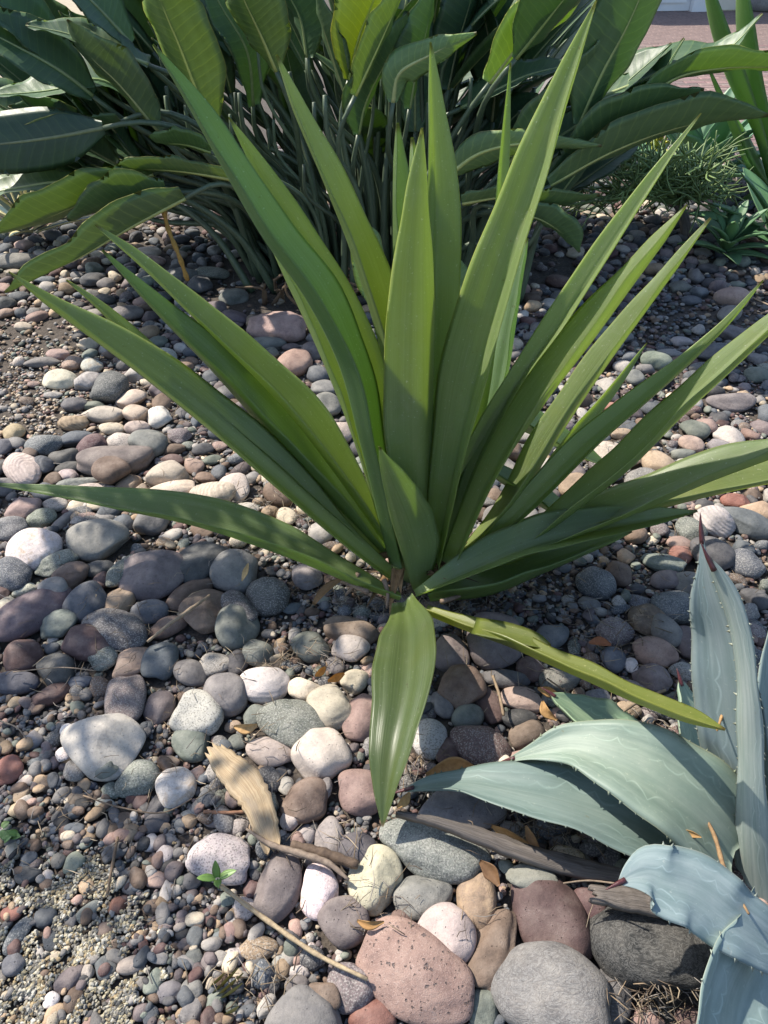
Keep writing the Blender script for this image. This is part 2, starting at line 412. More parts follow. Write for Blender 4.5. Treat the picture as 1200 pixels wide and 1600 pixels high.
# ------------------------------------------------------------------ leaf blades
def blade(pts, b0, b1, arch=0.0, wmax=0.07, n=40, nu=9, trough=0.22, thick=0.004, root=(0, 0, 0), roll=None, wave=0.0, teeth=0.0, see=None, seed=0, slim=0.0, face=None, pleat=0.0, neck=0.0, twist=0.0, vee=1.35):
    """A leaf whose middle line runs through the given sight lines at the given depths or heights.
    pts rows: x, y, half width; b0/b1: ('Y' or 'z', value) at base and tip."""
    r = np.random.default_rng(seed + 11)
    Q, t = spline(pts, n)
    Q[:, 2] = np.maximum(Q[:, 2], 0.6)
    e = lambda b, q: at_y(q[0], q[1], b[1]) if b[0] == 'Y' else at_z(q[0], q[1], b[1])
    p0, p1 = e(b0, Q[0]), e(b1, Q[-1])
    P = np.zeros((n, 3))
    for i in range(n):
        if b0[0] == 'Y' or b1[0] == 'Y':
            P[i] = at_y(Q[i, 0], Q[i, 1], p0[1] + (p1[1] - p0[1]) * t[i] + arch * 4 * t[i] * (1 - t[i]))
        else:
            P[i] = at_z(Q[i, 0], Q[i, 1], p0[2] + (p1[2] - p0[2]) * t[i] + arch * 4 * t[i] * (1 - t[i]))
    V = unit(P - CP)
    dep = (P - CP) @ FW
    tq = np.gradient(Q[:, :2], axis=0); ta = np.arctan2(np.abs(tq[:, 0]), np.abs(tq[:, 1]))
    hw = Q[:, 2] * dep / F * (1 - slim * np.sin(2 * ta)) * (1 - neck * (1 - np.clip(t / .3, 0, 1)) ** 1.3)
    T = unit(np.gradient(P, axis=0))
    S0 = unit(np.cross(T, V))
    NF = unit(np.cross(T, S0)); NF *= -np.sign(np.sum(NF * V, 1, keepdims=True))
    k = n // 2
    o = np.array([P[k, 0] - root[0], P[k, 1] - root[1], 0]); o = o / (np.linalg.norm(o) + 1e-9)
    w = np.array([0, 0, 1.0]) - 0.9 * o
    nd = w - T[k] * (T[k] @ w)
    if face is not None: nd = np.array(face) - T[k] * (T[k] @ np.array(face))
    a = math.acos(min(1, max(0.42, hw.max() / wmax))) if roll is None else math.radians(abs(roll))
    front = (nd @ NF[k] >= 0) if see is None else see
    sg = 1 if nd @ S0[k] >= 0 else -1
    if roll is not None and roll < 0: sg = -sg
    NN = (1 if front else -1) * math.cos(a) * NF + sg * math.sin(a) * S0
    tws = (np.radians(twist) * (t - .45))[:, None]
    NN = unit(NN); NN = NN * np.cos(tws) + np.cross(T, NN) * np.sin(tws); SS = np.cross(NN, T)
    hw = hw / max(math.cos(a), 0.42)
    us = np.linspace(-1, 1, nu)
    us = np.sign(us) * np.abs(us) ** 0.85
    v, uv = [], []
    ph = r.uniform(0, 6, 2)
    ripple = wave * (np.sin(np.linspace(0, 1, n) * 19 + ph[0]) + 0.6 * np.sin(np.linspace(0, 1, n) * 33 + ph[1]))
    top = P[:, None] + SS[:, None] * (us[None, :, None] * hw[:, None, None] * (1 - 0.18 * trough)) + NN[:, None] * ((np.abs(us)[None, :, None] ** vee) * trough * hw[:, None, None]) \
        + NN[:, None] * (ripple[:, None, None] * (us[None, :, None] ** 2) * np.sign(us)[None, :, None] * np.minimum(hw / 0.03, 1)[:, None, None])
    if pleat: top = top + NN[:, None] * (pleat * hw[:, None, None] * (np.cos(us * 7.0 + ph[0]) + .5 * np.cos(us * 13 + ph[1]))[None, :, None] * (1 - us ** 2)[None, :, None])
    th = thick * np.minimum(1, hw / 0.02)[:, None] * (1 - us[None, 1:-1] ** 2) ** 0.5
    bot = top[:, 1:-1] - NN[:, None] * th[:, :, None]
    nl = nu - 2
    st = nu + nl
    V_ = np.concatenate([top, bot], axis=1).reshape(-1, 3)
    ut = (us + 1) / 2
    U_ = np.stack([np.tile(np.concatenate([ut, ut[1:-1]]), n), np.repeat(t, st)], 1)
    lo = [0] + [nu + j for j in range(nl)] + [nu - 1]
    f = []
    for i in range(n - 1):
        A, B = i * st, (i + 1) * st
        for j in range(nu - 1):
            f.append((A + j, A + j + 1, B + j + 1, B + j))
            f.append((A + lo[j + 1], A + lo[j], B + lo[j], B + lo[j + 1]))
    for A, fl in ((0, 1), ((n - 1) * st, 0)):
        loop = [A + j for j in range(nu)] + [A + nu + j for j in range(nl - 1, -1, -1)]
        f.append(tuple(loop[::-1] if not fl else loop))
    acc = Acc(); acc.add(V_, f, U_)
    if teeth:
        L = np.linalg.norm(np.diff(P, axis=0), axis=1).sum()
        m = int(L / 0.026)
        for side in (0, nu - 1):
            sgn = -1 if side == 0 else 1
            for q in range(1, m):
                ti = (q + r.uniform(-0.4, 0.4)) / m
                if ti > 0.93: continue
                x = ti * (n - 1); i = int(x)
                e0 = top[i, side] + (top[min(i + 1, n - 1), side] - top[i, side]) * (x - i)
                sz = teeth * r.uniform(0.4, 1.4)
                tv = T[i] * sz * 0.55
                inn = -SS[i] * sgn * sz * 0.5
                acc.add([e0 - tv + inn * .4, e0 + tv + inn * .4, e0 + inn * .4 - NN[i] * sz * 0.35, e0 + SS[i] * sgn * sz + T[i] * sz * r.uniform(-.3, .6) + NN[i] * sz * 0.2],
                        [(0, 1, 3), (1, 2, 3), (2, 0, 3)], [[0 if sgn < 0 else 1, ti]] * 4)
    return acc, P, T, NN, SS, hw

def rosette_leaf(L, az, el, w, curl, base, n=18, nu=7, trough=0.25, thick=0.004, prof=None, r=None):
    """a leaf given by length, direction and curl instead of sight lines"""
    t = np.linspace(0, 1, n)
    e = math.radians(el) - math.radians(curl) * t
    ds = L / (n - 1)
    h = np.cumsum(np.cos(e)) * ds; z = np.cumsum(np.sin(e)) * ds
    o = np.array([math.cos(az), math.sin(az), 0])
    P = np.asarray(base) + h[:, None] * o + np.array([0, 0, 1.0]) * z[:, None]
    T = unit(np.gradient(P, axis=0))
    S = np.cross(np.array([0, 0, 1.0]), o)[None].repeat(n, 0)
    NN = np.cross(T, S)
    hw = w * (prof(t) if prof else np.sin(np.pi * np.clip(0.18 + 0.82 * t, 0, 1)) ** 0.8 + 0.01)
    us = np.linspace(-1, 1, nu)
    top = P[:, None] + S[:, None] * us[None, :, None] * hw[:, None, None] + NN[:, None] * (us[None, :, None] ** 2) * trough * hw[:, None, None]
    bot = top[:, 1:-1] - NN[:, None] * thick * ((1 - us[1:-1] ** 2) ** 0.5)[None, :, None]
    nl = nu - 2; st = nu + nl
    V_ = np.concatenate([top, bot], 1).reshape(-1, 3)
    ut = (us + 1) / 2
    U_ = np.stack([np.tile(np.concatenate([ut, ut[1:-1]]), n), np.repeat(t, st)], 1)
    lo = [0] + [nu + j for j in range(nl)] + [nu - 1]
    f = []
    for i in range(n - 1):
        A, B = i * st, (i + 1) * st
        for j in range(nu - 1):
            f.append((A + j, A + j + 1, B + j + 1, B + j)); f.append((A + lo[j + 1], A + lo[j], B + lo[j], B + lo[j + 1]))
    return V_, f, U_, P

# ------------------------------------------------------------------ the ground
def sheet(name, x0, x1, y0, y1, z, mat, nx=2, ny=2, amp=0.0):
    xs, ys = np.linspace(x0, x1, nx), np.linspace(y0, y1, ny)
    X, Y = np.meshgrid(xs, ys)
    Z = z + amp * (np.sin(X * 9 + 1) * np.sin(Y * 7) + 0.5 * np.sin(X * 23 + Y * 17))
    v = np.stack([X.ravel(), Y.ravel(), Z.ravel()], 1)
    f = [(j * nx + i, j * nx + i + 1, (j + 1) * nx + i + 1, (j + 1) * nx + i) for j in range(ny - 1) for i in range(nx - 1)]
    o = obj(name, make_mesh(name, v, f, mat)); o['kind'] = 'structure'
    return o
sheet('ground', -120, 120, -6, 240, -0.03, M_SOIL)
sheet('soil', -5, 6, -1.5, 7.5, -0.004, M_SOIL, 120, 100, 0.004)
sheet('path', -12, -2.75, 5.6, 40, 0.004, M_PATH)

# ------------------------------------------------------------------ stones
def ico(sub):
    p = (1 + 5 ** 0.5) / 2
    v = [(-1, p, 0), (1, p, 0), (-1, -p, 0), (1, -p, 0), (0, -1, p), (0, 1, p), (0, -1, -p), (0, 1, -p), (p, 0, -1), (p, 0, 1), (-p, 0, -1), (-p, 0, 1)]
    f = [(0, 11, 5), (0, 5, 1), (0, 1, 7), (0, 7, 10), (0, 10, 11), (1, 5, 9), (5, 11, 4), (11, 10, 2), (10, 7, 6), (7, 1, 8), (3, 9, 4), (3, 4, 2), (3, 2, 6), (3, 6, 8), (3, 8, 9), (4, 9, 5), (2, 4, 11), (6, 2, 10), (8, 6, 7), (9, 8, 1)]
    v = [np.array(x) / math.sqrt(1 + p * p) for x in v]
    for _ in range(sub):
        c, nf = {}, []
        def m(a, b):
            k = (min(a, b), max(a, b))
            if k not in c:
                q = v[a] + v[b]; v.append(q / np.linalg.norm(q)); c[k] = len(v) - 1
            return c[k]
        for a, b, d in f:
            x, y, z = m(a, b), m(b, d), m(d, a)
            nf += [(a, x, z), (b, y, x), (d, z, y), (x, y, z)]
        f = nf
    return np.array(v), np.array(f, dtype=np.int32)
ICO = [ico(0), ico(1), ico(2), ico(3), ico(4)]
def shape(sub, r, ang=0.3, flat=0.0):
    """unit stone: rounded polytope, ang 0 (round) .. 1 (broken)"""
    D, f = ICO[sub]
    m = int(5 + 5 * (1 - ang) + r.integers(0, 4))
    Pn = unit(r.normal(size=(m, 3)))
    h = r.uniform(0.74 - 0.12 * ang, 1.05, m)
    p = 6.5 + 30 * ang ** 1.4
    q = (np.maximum(D @ Pn.T, 0) / h) ** p
    rad = (1 + q.sum(1)) ** (-1 / p)
    k = r.normal(size=(5, 3)) * np.array([1.6, 2.2, 3.0, 5.0, 7.5])[:, None]
    ph = r.uniform(0, 6.28, 5)
    am = np.array([0.04, 0.04, 0.03, 0.016, 0.010]) * (0.7 + 0.2 * ang)
    rad = rad * (1 + (np.sin(D @ k.T + ph) * am).sum(1))
    V = D * rad[:, None]
    ext = (V.max(0) - V.min(0)) / 2
    V = (V - (V.max(0) + V.min(0)) / 2) / ext
    return V, f

COLS = {  # linear albedo, word
 'gy': ((0.20, 0.195, 0.19), 'grey'), 'dg': ((0.085, 0.085, 0.09), 'dark grey'), 'lg': ((0.38, 0.36, 0.33), 'pale grey'),
 'wh': ((0.62, 0.59, 0.55), 'white'), 'pu': ((0.165, 0.136, 0.138), 'purple grey'), 'mr': ((0.115, 0.066, 0.062), 'maroon'),
 'pk': ((0.33, 0.225, 0.19), 'pink'), 'sk': ((0.34, 0.205, 0.17), 'salmon pink'), 'lp': ((0.46, 0.40, 0.35), 'pale pink'), 'rd': ((0.25, 0.105, 0.075), 'brick red'),
 'tn': ((0.37, 0.275, 0.18), 'tan'), 'cr': ((0.52, 0.455, 0.345), 'cream'), 'gn': ((0.17, 0.195, 0.165), 'green grey'),
 'bl': ((0.11, 0.125, 0.142), 'blue grey'), 'br': ((0.17, 0.12, 0.088), 'brown'), 'bk': ((0.026, 0.027, 0.03), 'black'),
}
KIND = {'s': 'speckled', 'f': 'smooth', 'v': 'veined', 'b': 'banded', 'q': 'blotchy', 'p': 'pitted'}
# x y width height turn colour kind+shape (a = broken, o = rounded)
DATA = """
37 795 50 40 0 pk fa;18 825 52 35 0 gy so;65 810 42 34 10 gn sa;86 790 40 22 0 lg so;99 813 52 20 62 gy fo;150 845 92 58 -4 gy fo;52 858 82 66 -10 wh qa
91 880 66 36 32 gn so;110 901 56 40 30 br fo;20 895 76 50 -45 bl so;3 928 25 25 0 mr fo;10 945 28 24 0 cr fo;38 922 34 22 30 lg so;48 957 120 70 38 pu fo
83 920 46 34 0 gy fo;135 940 66 62 0 bl fo;160 907 28 30 0 mr fo;155 890 45 24 10 dg fo;188 891 58 34 72 gn so;237 897 104 76 -8 pu fo;315 878 86 62 25 dg fo
297 927 80 36 40 br fo;187 941 42 48 0 tn fo;233 957 58 36 4 bl fo;180 985 114 62 -22 dg so;262 981 60 32 20 br fo;91 977 52 46 5 gn fo;140 1005 74 54 -10 mr fo
82 1001 18 12 0 lg fo;80 1013 22 15 0 cr fo;35 1027 60 50 -15 mr fo;160 1027 50 38 -10 gn so;207 1035 66 46 25 pk fo;250 1033 55 58 0 bl fa;87 1047 62 48 -10 dg fo;25 1067 72 34 -4 bl fa
367 893 80 62 -15 gy fo;417 933 70 58 -10 dg so;479 902 48 40 -20 gy fo;322 955 80 66 -10 br fa;375 948 66 40 -35 dg so;371 979 66 68 15 gn fo;424 893 22 15 0 dg fo
457 951 30 16 20 bl fo;484 1011 60 48 -12 gn fo;549 985 84 40 -14 br fo;548 1014 58 42 -6 lg fo;403 1020 48 42 -20 gn fo;370 1035 38 42 0 dg fo;335 1038 40 46 75 lg so
297 1052 38 58 80 gy fo;437 1019 28 18 -15 dg fo;432 1038 30 20 0 br fa;523 1041 32 26 -20 pu fo;576 1037 18 20 0 rd fo;411 1069 81 56 -8 wh fo;351 1085 70 62 0 gy fo
309 1118 82 66 -15 lg so;476 1078 52 36 0 cr fa;514 1107 72 66 -35 cr fo;455 1129 108 72 -24 gn so;562 1122 72 58 55 pk fo;555 1065 42 36 20 cr fa;421 1176 76 44 -15 lp fo
500 1177 84 78 -10 lp fo;300 1160 68 50 -28 gn fa;397 1118 38 30 30 gn fo;364 1135 26 18 10 tn fo;343 1159 28 18 -20 pk fo;369 1161 30 25 0 gn fa;479 1253 64 76 -58 br fo
566 1238 66 82 80 pk fo;508 1233 36 20 80 gy fo;447 1229 26 28 0 lg fo;436 1212 30 20 60 gy fo;453 1282 31 28 0 lg fo;477 1304 31 32 0 lg fo;369 1244 36 34 -30 pk fa;324 1247 30 29 10 bl fo
275 1228 60 56 -30 wh qo;308 1210 26 28 0 pk fo;344 1233 26 16 80 cr fo;337 1281 38 22 0 gy fo;308 1265 28 20 80 gy fo;372 1291 34 27 15 lg so;293 1278 25 24 0 lg fo
197 1091 88 60 -75 pu so;249 1106 46 50 0 pu fo;162 1160 124 94 -22 lg fa;214 1216 65 52 5 gn so;264 1192 34 20 5 tn fo;80 1085 56 36 22 mr fo;121 1091 26 19 0 br fo
125 1067 40 22 5 bl fo;25 1098 25 21 0 tn fo;54 1106 26 22 -15 mr qo;51 1156 32 28 10 gy fo;84 1157 25 26 0 dg so;106 1141 22 20 0 wh fo;101 1178 25 20 10 wh so
116 1204 36 30 -15 gy sa;166 1203 32 22 30 gn fo;14 1203 44 44 10 rd fa;64 1188 38 24 35 bl va;134 1230 34 16 15 bl fo;175 1235 32 26 -20 gn so;145 1243 31 13 0 br fo
72 1225 28 24 20 br fo;69 1201 25 17 20 br fo;33 1241 23 28 0 tn fo;30 1265 36 23 15 tn fo;120 1251 34 24 0 br fo;117 1268 24 23 40 bl fa;164 1256 32 21 0 lg fo
220 1253 24 24 40 mr fo;245 1262 46 28 75 dg fa;244 1286 42 29 25 dg fo;200 1280 39 21 0 br fo;235 1317 28 27 0 wh fo;258 1334 34 28 -60 lg fa;175 1296 28 27 0 br fa;203 1302 27 28 0 tn fo
106 1302 28 28 20 mr fa;114 1350 32 28 45 gn fa;92 1345 24 23 0 gy fo;45 1367 39 26 5 dg fo;72 1371 21 23 0 lg fo;139 1424 40 25 45 gn fo;184 1416 26 26 0 rd fo
244 1373 31 26 0 pk fo;261 1391 40 19 85 lg fo;18 1427 32 24 -10 rd fa;28 1461 56 27 68 bl so;22 1508 34 32 0 bl fo;109 1529 47 29 42 pu fo;166 1512 36 30 -50 bl fa;80 1564 25 24 -20 wh fo
136 1519 22 24 0 lp fo;264 1551 39 32 10 gy fo;236 1588 28 22 80 bl fo;166 1452 27 23 15 br fo;179 1475 34 15 32 tn fo;180 1494 33 19 -8 gy fo;222 1468 20 19 30 rd fa
344 1340 99 70 -12 lg so;437 1385 98 68 68 pu fo;499 1394 78 58 -82 wh qa;537 1442 78 72 0 pu fo;585 1375 94 80 70 cr fa;515 1308 61 45 78 lg fo;558 1330 64 54 -10 dg fo
393 1388 32 25 80 mr fo;381 1420 37 32 0 lp so;360 1454 25 24 20 pk fo;303 1464 34 27 80 bl fo;339 1469 25 17 80 bl fo;303 1496 27 25 0 gn fo;329 1501 28 29 0 pu fo
368 1496 29 26 10 lg so;300 1547 34 33 0 gy fo;301 1581 38 32 60 gy fo;464 1517 38 23 5 lg so;469 1485 30 22 80 pu fo;454 1482 30 19 70 lg fo;490 1490 34 24 -75 lp so
508 1553 54 34 -30 br fo;547 1545 74 66 -20 pu sa;473 1605 116 106 10 gy fo;582 1592 72 58 0 rd fa;400 1503 31 30 0 dg fo;427 1521 21 20 0 bl fo;424 1544 25 20 20 mr fo
464 1540 37 28 10 pu fo;417 1573 36 25 60 lg fo;440 1500 29 23 40 lg fo;652 1523 182 122 -30 sk po;695 1459 93 84 0 lp fo;661 1400 91 64 10 gy fo;744 1404 84 60 80 tn qa
770 1481 122 76 57 br fo;860 1432 144 106 -54 mr fo;677 1326 168 86 -15 gn so;722 1265 132 66 0 gy fo;862 1552 180 134 -24 gy vo;755 1573 62 48 80 gn bo;832 1372 78 40 -8 gn fo
795 1357 34 22 -30 gn fo;627 1437 32 27 -30 br fo;1021 1475 192 132 -12 bk vo;922 1414 52 56 60 mr fo;958 1553 82 56 75 dg va;1012 1594 52 34 0 pk fa;1075 1590 42 32 0 mr fa
776 1001 88 86 0 pu fo;703 1023 60 54 -60 pu fo;720 1072 73 69 -10 br fo;790 1061 73 29 -6 dg fo;815 1094 67 36 -8 pk fo;763 1100 64 38 -72 mr fo;731 1120 50 38 20 gn fa
750 1163 92 62 -22 mr so;690 1102 46 30 -60 gy fo;673 1155 62 56 40 lg so;698 1174 44 36 60 mr fo;812 1123 54 30 10 bk fo;822 1148 60 42 25 br fo;828 1045 42 42 -40 mr fo
874 1060 64 40 -10 gy po;858 996 66 40 25 bl fa;833 1208 80 42 -8 tn fo;785 1195 31 27 20 cr fa;822 1184 52 23 5 pk fo;931 911 56 48 -10 bl so;965 896 43 40 10 br fo
921 944 34 23 -15 gy fo;1001 941 37 25 -15 bl so;1058 950 76 60 -10 bl so;1014 970 62 48 -15 br qo;1040 985 54 46 -55 gy fo;961 989 57 42 -5 pu so;958 1031 42 38 50 bl fo
1024 1020 68 46 -10 pk fo;1078 1005 56 48 -50 pu fo;1019 1060 58 46 -10 pu fo;1070 1050 48 27 -5 lg so;987 1040 25 24 0 wh fa;937 1094 46 36 -15 bl va;980 1110 44 31 -5 tn fo
990 1085 52 38 -20 gy fo;1042 905 52 29 10 pu fo;1077 912 45 38 -10 gy fo;1036 880 64 34 -14 gn va;978 870 27 26 -20 tn fo;1064 850 42 23 -5 pk fo;1063 866 35 31 -30 rd fa
1165 881 53 46 -15 bl so;1163 857 30 24 -20 bl fo;1112 865 66 56 -10 dg fo;1180 935 42 32 -30 dg fo;1117 814 60 45 -5 lg bo;1079 829 45 40 0 gn so;1167 818 78 40 -28 bl fa
1182 800 50 35 -10 tn fa;1149 785 46 25 0 rd fo;1140 684 45 39 0 lp fo;1126 699 35 28 -10 gy fo;1084 673 43 30 -15 gn fo;1030 725 52 40 -20 tn fo;1103 666 33 27 -10 pk fo
955 712 84 38 -12 cr fa;900 762 54 40 0 tn fa;1003 752 58 42 30 gy so;1072 726 27 22 0 lg fo;1068 710 38 17 0 gn fo;1141 628 71 32 -2 pu fo;1108 727 38 17 10 bl so;1080 695 36 25 -20 pk fo
956 638 27 20 20 rd fo;970 678 38 18 5 tn fo;872 440 39 20 -5 mr fo;1143 464 53 30 -5 pk fo;1140 490 42 25 20 gy fo;1064 448 33 18 5 gn fo;1092 457 26 20 0 bl fo;1080 470 30 15 -8 bl fo
1065 534 33 17 -5 lg fo;1026 564 45 27 -12 gn fo;1091 516 21 15 0 lg fo;1146 522 48 26 -15 pu fo;1124 552 68 34 8 bl fo;1097 576 38 18 0 gy fo;937 563 42 36 25 mr fo;991 590 29 24 0 gy fo
872 537 25 22 20 lg bo;860 475 25 20 -20 lg fo;37 384 28 18 0 pk fo;28 409 68 25 2 gy fo;144 436 39 24 0 dg fo;166 444 27 19 0 gy fo;142 462 27 20 -10 gy fo;165 468 28 17 0 dg fo
70 438 31 14 0 bl fo;30 464 30 18 5 bl fo;10 475 30 21 0 dg fo;197 491 51 25 5 gy fo;8 490 27 17 10 tn fo;57 495 33 18 25 pk fo;37 511 29 15 -10 cr fo;66 566 54 17 6 gy fo
90 554 37 20 -10 pk fo;114 566 29 30 0 tn so;93 595 56 26 -4 cr fa;143 571 36 24 -20 wh qa;170 607 57 50 0 dg so;147 504 25 15 0 pu fo;256 558 40 25 -10 lg fo;232 394 38 20 5 cr fo
122 401 30 17 0 cr fo;240 408 35 15 5 pk fo;230 455 28 21 -30 gy fo;290 428 42 21 10 gy fo;136 595 42 32 15 lg ba;116 632 42 24 0 dg fo;162 648 67 26 -4 cr fo;146 634 36 15 0 gn fo
114 660 49 24 -5 tn bo;206 624 42 27 20 cr fo;212 646 41 28 -10 cr fo;175 670 41 20 -5 cr qo;214 668 39 22 0 lp fo;248 652 42 32 -20 wh fa;22 674 35 28 -30 tn fo
69 696 57 32 6 bl so;117 686 50 24 20 bl fa;143 697 43 42 30 mr vo;232 692 64 43 -25 gn fa;190 690 52 27 -8 lp so;180 721 110 47 4 pu fo;171 737 53 40 -12 br fo;201 758 39 34 50 tn fa
101 716 45 28 8 dg fo;45 709 29 20 -20 br fo;66 726 39 28 -30 bl bo;36 733 80 44 -38 lp bo;108 731 44 20 12 dg fo;83 750 28 25 -20 br fa;105 742 34 17 0 lp fo;122 755 66 20 8 gy bo
153 767 82 24 -6 lp so;261 744 60 42 12 cr fa;265 768 75 33 14 cr fo;278 681 39 28 -10 pu so;272 702 35 20 8 br fo;268 719 39 18 -5 mr fo;222 767 25 20 20 pk fo;5 762 40 30 20 gy fo
25 692 32 20 -15 gy fo;4 698 34 30 60 bl fo;3 730 26 22 80 dg fo;333 776 72 49 8 cr bo;370 762 53 38 -20 lp fo;382 798 45 28 -6 lg fa;304 728 36 26 -40 pk fo;318 702 35 19 15 dg fo
331 719 31 15 15 gn fo;322 746 35 19 -10 br fo;530 678 46 40 60 lp fo;435 511 87 48 -6 pk fo;415 538 63 23 3 gn fo;420 553 33 20 -10 gn fo;408 563 52 32 -30 gy fo;460 568 55 43 10 pk fo
497 585 36 28 -20 bl fa;488 550 33 32 0 pu fa;455 543 27 15 0 pu fo;355 520 39 24 -10 lg fo;368 497 45 24 -10 pu fo;334 482 39 26 10 pu fo;310 476 26 20 30 rd fo;365 464 44 24 8 gn fa
330 427 55 18 -8 gn so;312 446 37 28 -10 dg fo;275 432 37 19 5 gy fo;397 503 26 24 30 br qo;355 507 52 16 -10 pu fo;507 608 42 27 -10 gy fo;508 635 50 42 0 gy fa;457 611 25 20 -10 pk fo
480 637 34 28 -40 pk fo;377 530 25 22 20 gy fo;258 480 31 20 -20 cr fo;290 460 24 18 40 gy fo;360 590 28 18 10 lg fo;395 620 26 16 -10 tn fo;430 640 30 18 20 cr fo;560 640 26 20 0 gy fo
"""
items = []
for tok in DATA.replace('\n', ';').split(';'):
    q = tok.split()
    if len(q) == 7: items.append((float(q[0]), float(q[1]), float(q[2]), float(q[3]), float(q[4]), q[5], q[6]))
items.sort(key=lambda s: -s[2] * s[3])

# height field the stones are piled on
HX0, HY0, HS = -3.2, 0.2, 0.008
HNX, HNY = int(7.2 / HS), int(6.2 / HS)
H = np.zeros((HNY, HNX), dtype=np.float32)
def patch(x, y, r):
    i0, i1 = int((x - r - HX0) / HS), int((x + r - HX0) / HS) + 2
    j0, j1 = int((y - r - HY0) / HS), int((y + r - HY0) / HS) + 2
    i0, j0 = max(i0, 0), max(j0, 0); i1, j1 = min(i1, HNX), min(j1, HNY)
    if i1 <= i0 or j1 <= j0: return None
    gx = HX0 + (np.arange(i0, i1) + .5) * HS - x; gy = HY0 + (np.arange(j0, j1) + .5) * HS - y
    return H[j0:j1, i0:i1], gx[None, :], gy[:, None]
def settle(x, y, a, b, c, rot, sink, lift=0.55):
    """rest height of the stone's middle, and stamp function"""
    p = patch(x, y, max(a, b))
    if p is None: return None
    h, gx, gy = p
    cr, sr = math.cos(rot), math.sin(rot)
    d = ((gx * cr + gy * sr) / a) ** 2 + ((-gx * sr + gy * cr) / b) ** 2
    ins = d < 0.55
    if not ins.any(): ins = d <= max(d.min(), 1e-9)
    m = float(h[ins].mean())
    return m, h, d

LM = [('white egg stone', 411, 1069), ('pitted pink boulder', 652, 1523), ('big pale boulder', 880, 1555), ('black veined boulder', 1021, 1475), ('white quartz lump', 275, 1228),
      ('splintered wood chip', 395, 1250), ('green sprout', 340, 1366), ('drooping yucca leaf', 635, 1130), ('granite block', 677, 1326), ('flat pale slab', 162, 1160), ('long purple cobble', 48, 957),
      ('notched grey cobble', 150, 845), ('tall agave spine', 1097, 850), ('yucca crown', 640, 930), ('torn yellow leaf', 960, 1080), ('ringed cream stone', 333, 776), ('two-tone oval stone', 180, 721),
      ('charcoal speckled ball', 170, 607), ('pink shaded boulder', 435, 511), ('bird of paradise foot', 430, 450), ('yellow hanging stalk', 285, 410), ('red chunk', 1063, 866), ('blue granite block', 1058, 950),
      ('chalky pink egg', 1140, 684), ('round purple stone', 776, 1000), ('cream sandstone slab', 955, 712), ('soft green rosette', 1120, 400), ('low yucca leaf', 230, 815), ('cream grit', 60, 1440),
      ('white heart pebble', 80, 1564), ('orange red lump', 14, 1203), ('striped agave', 60, 330), ('twisted dry branch', 470, 1325), ('straw stem', 450, 1450), ('weathered bark strip', 800, 1320), ('speckled pale oval', 344, 1340),
      ('pale purple slab stone', 1141, 628), ('folded paradise leaf', 120, 345), ('blue agave leaf', 850, 1260), ('green cobble pair', 455, 1129)]
used_labels = set()
def words_for(w, h, col, kd):
    s = 'tiny' if w < 24 else 'small' if w < 36 else 'mid-sized' if w < 60 else 'large' if w < 100 else 'huge'
    r_ = w / h
    sh = 'rounded' if r_ < 1.22 else 'oval' if r_ < 1.9 else 'long flat'
    if kd[1] == 'a': sh = 'angular' if r_ < 1.6 else 'long broken'
    return s, KIND[kd[0]], COLS[col][1], sh
SPECIAL = {(411, 1069): 'smooth white egg shaped cobble in the sunlit gap before the yucca', (652, 1523): 'huge pink boulder pocked with dark pits', (862, 1552): 'huge pale grey boulder with creased top beside the pitted pink one',
           (1021, 1475): 'black boulder streaked with pale veins under the blue agave leaf', (275, 1228): 'cracked white quartz lump beside the splintered wood chip', (162, 1160): 'flat pale grey slab with a ridge among dark pebbles',
           (677, 1326): 'green grey granite block peppered with specks below the drooping leaf tip', (333, 776): 'cream stone ringed with fine ridges above the low yucca leaf', (180, 721): 'long two-tone oval stone carrying a brown one',
           (80, 1564): 'little white heart shaped pebble lying in the cream grit', (860, 1432): 'big maroon cobble leaning between black boulder and tan stone', (695, 1459): 'chalky pinkish white round stone above the pitted boulder',
           (585, 1375): 'cream yellow boulder with one broken rough face', (770, 1481): 'brown leaning loaf of stone with a scratch line', (744, 1404): 'tan diamond shaped stone with rusty cracks', (776, 1001): 'round purple grey stone under the torn yellow leaf',
           (48, 957): 'long plum coloured cobble at the shaded edge', (237, 897): 'dark purple cobble with a small hollow in its face', (150, 845): 'wide grey cobble with a shadowed notch', (435, 511): 'pinkish boulder at the foot of the bird of paradise',
           (1140, 684): 'pale pinkish egg stone on the sunny gravel', (1063, 866): 'red angular chunk behind the agave spine', (455, 1129): 'large green white granite cobble beside two cream ones', (1167, 818): 'slate blue long broken block near agave spine'}
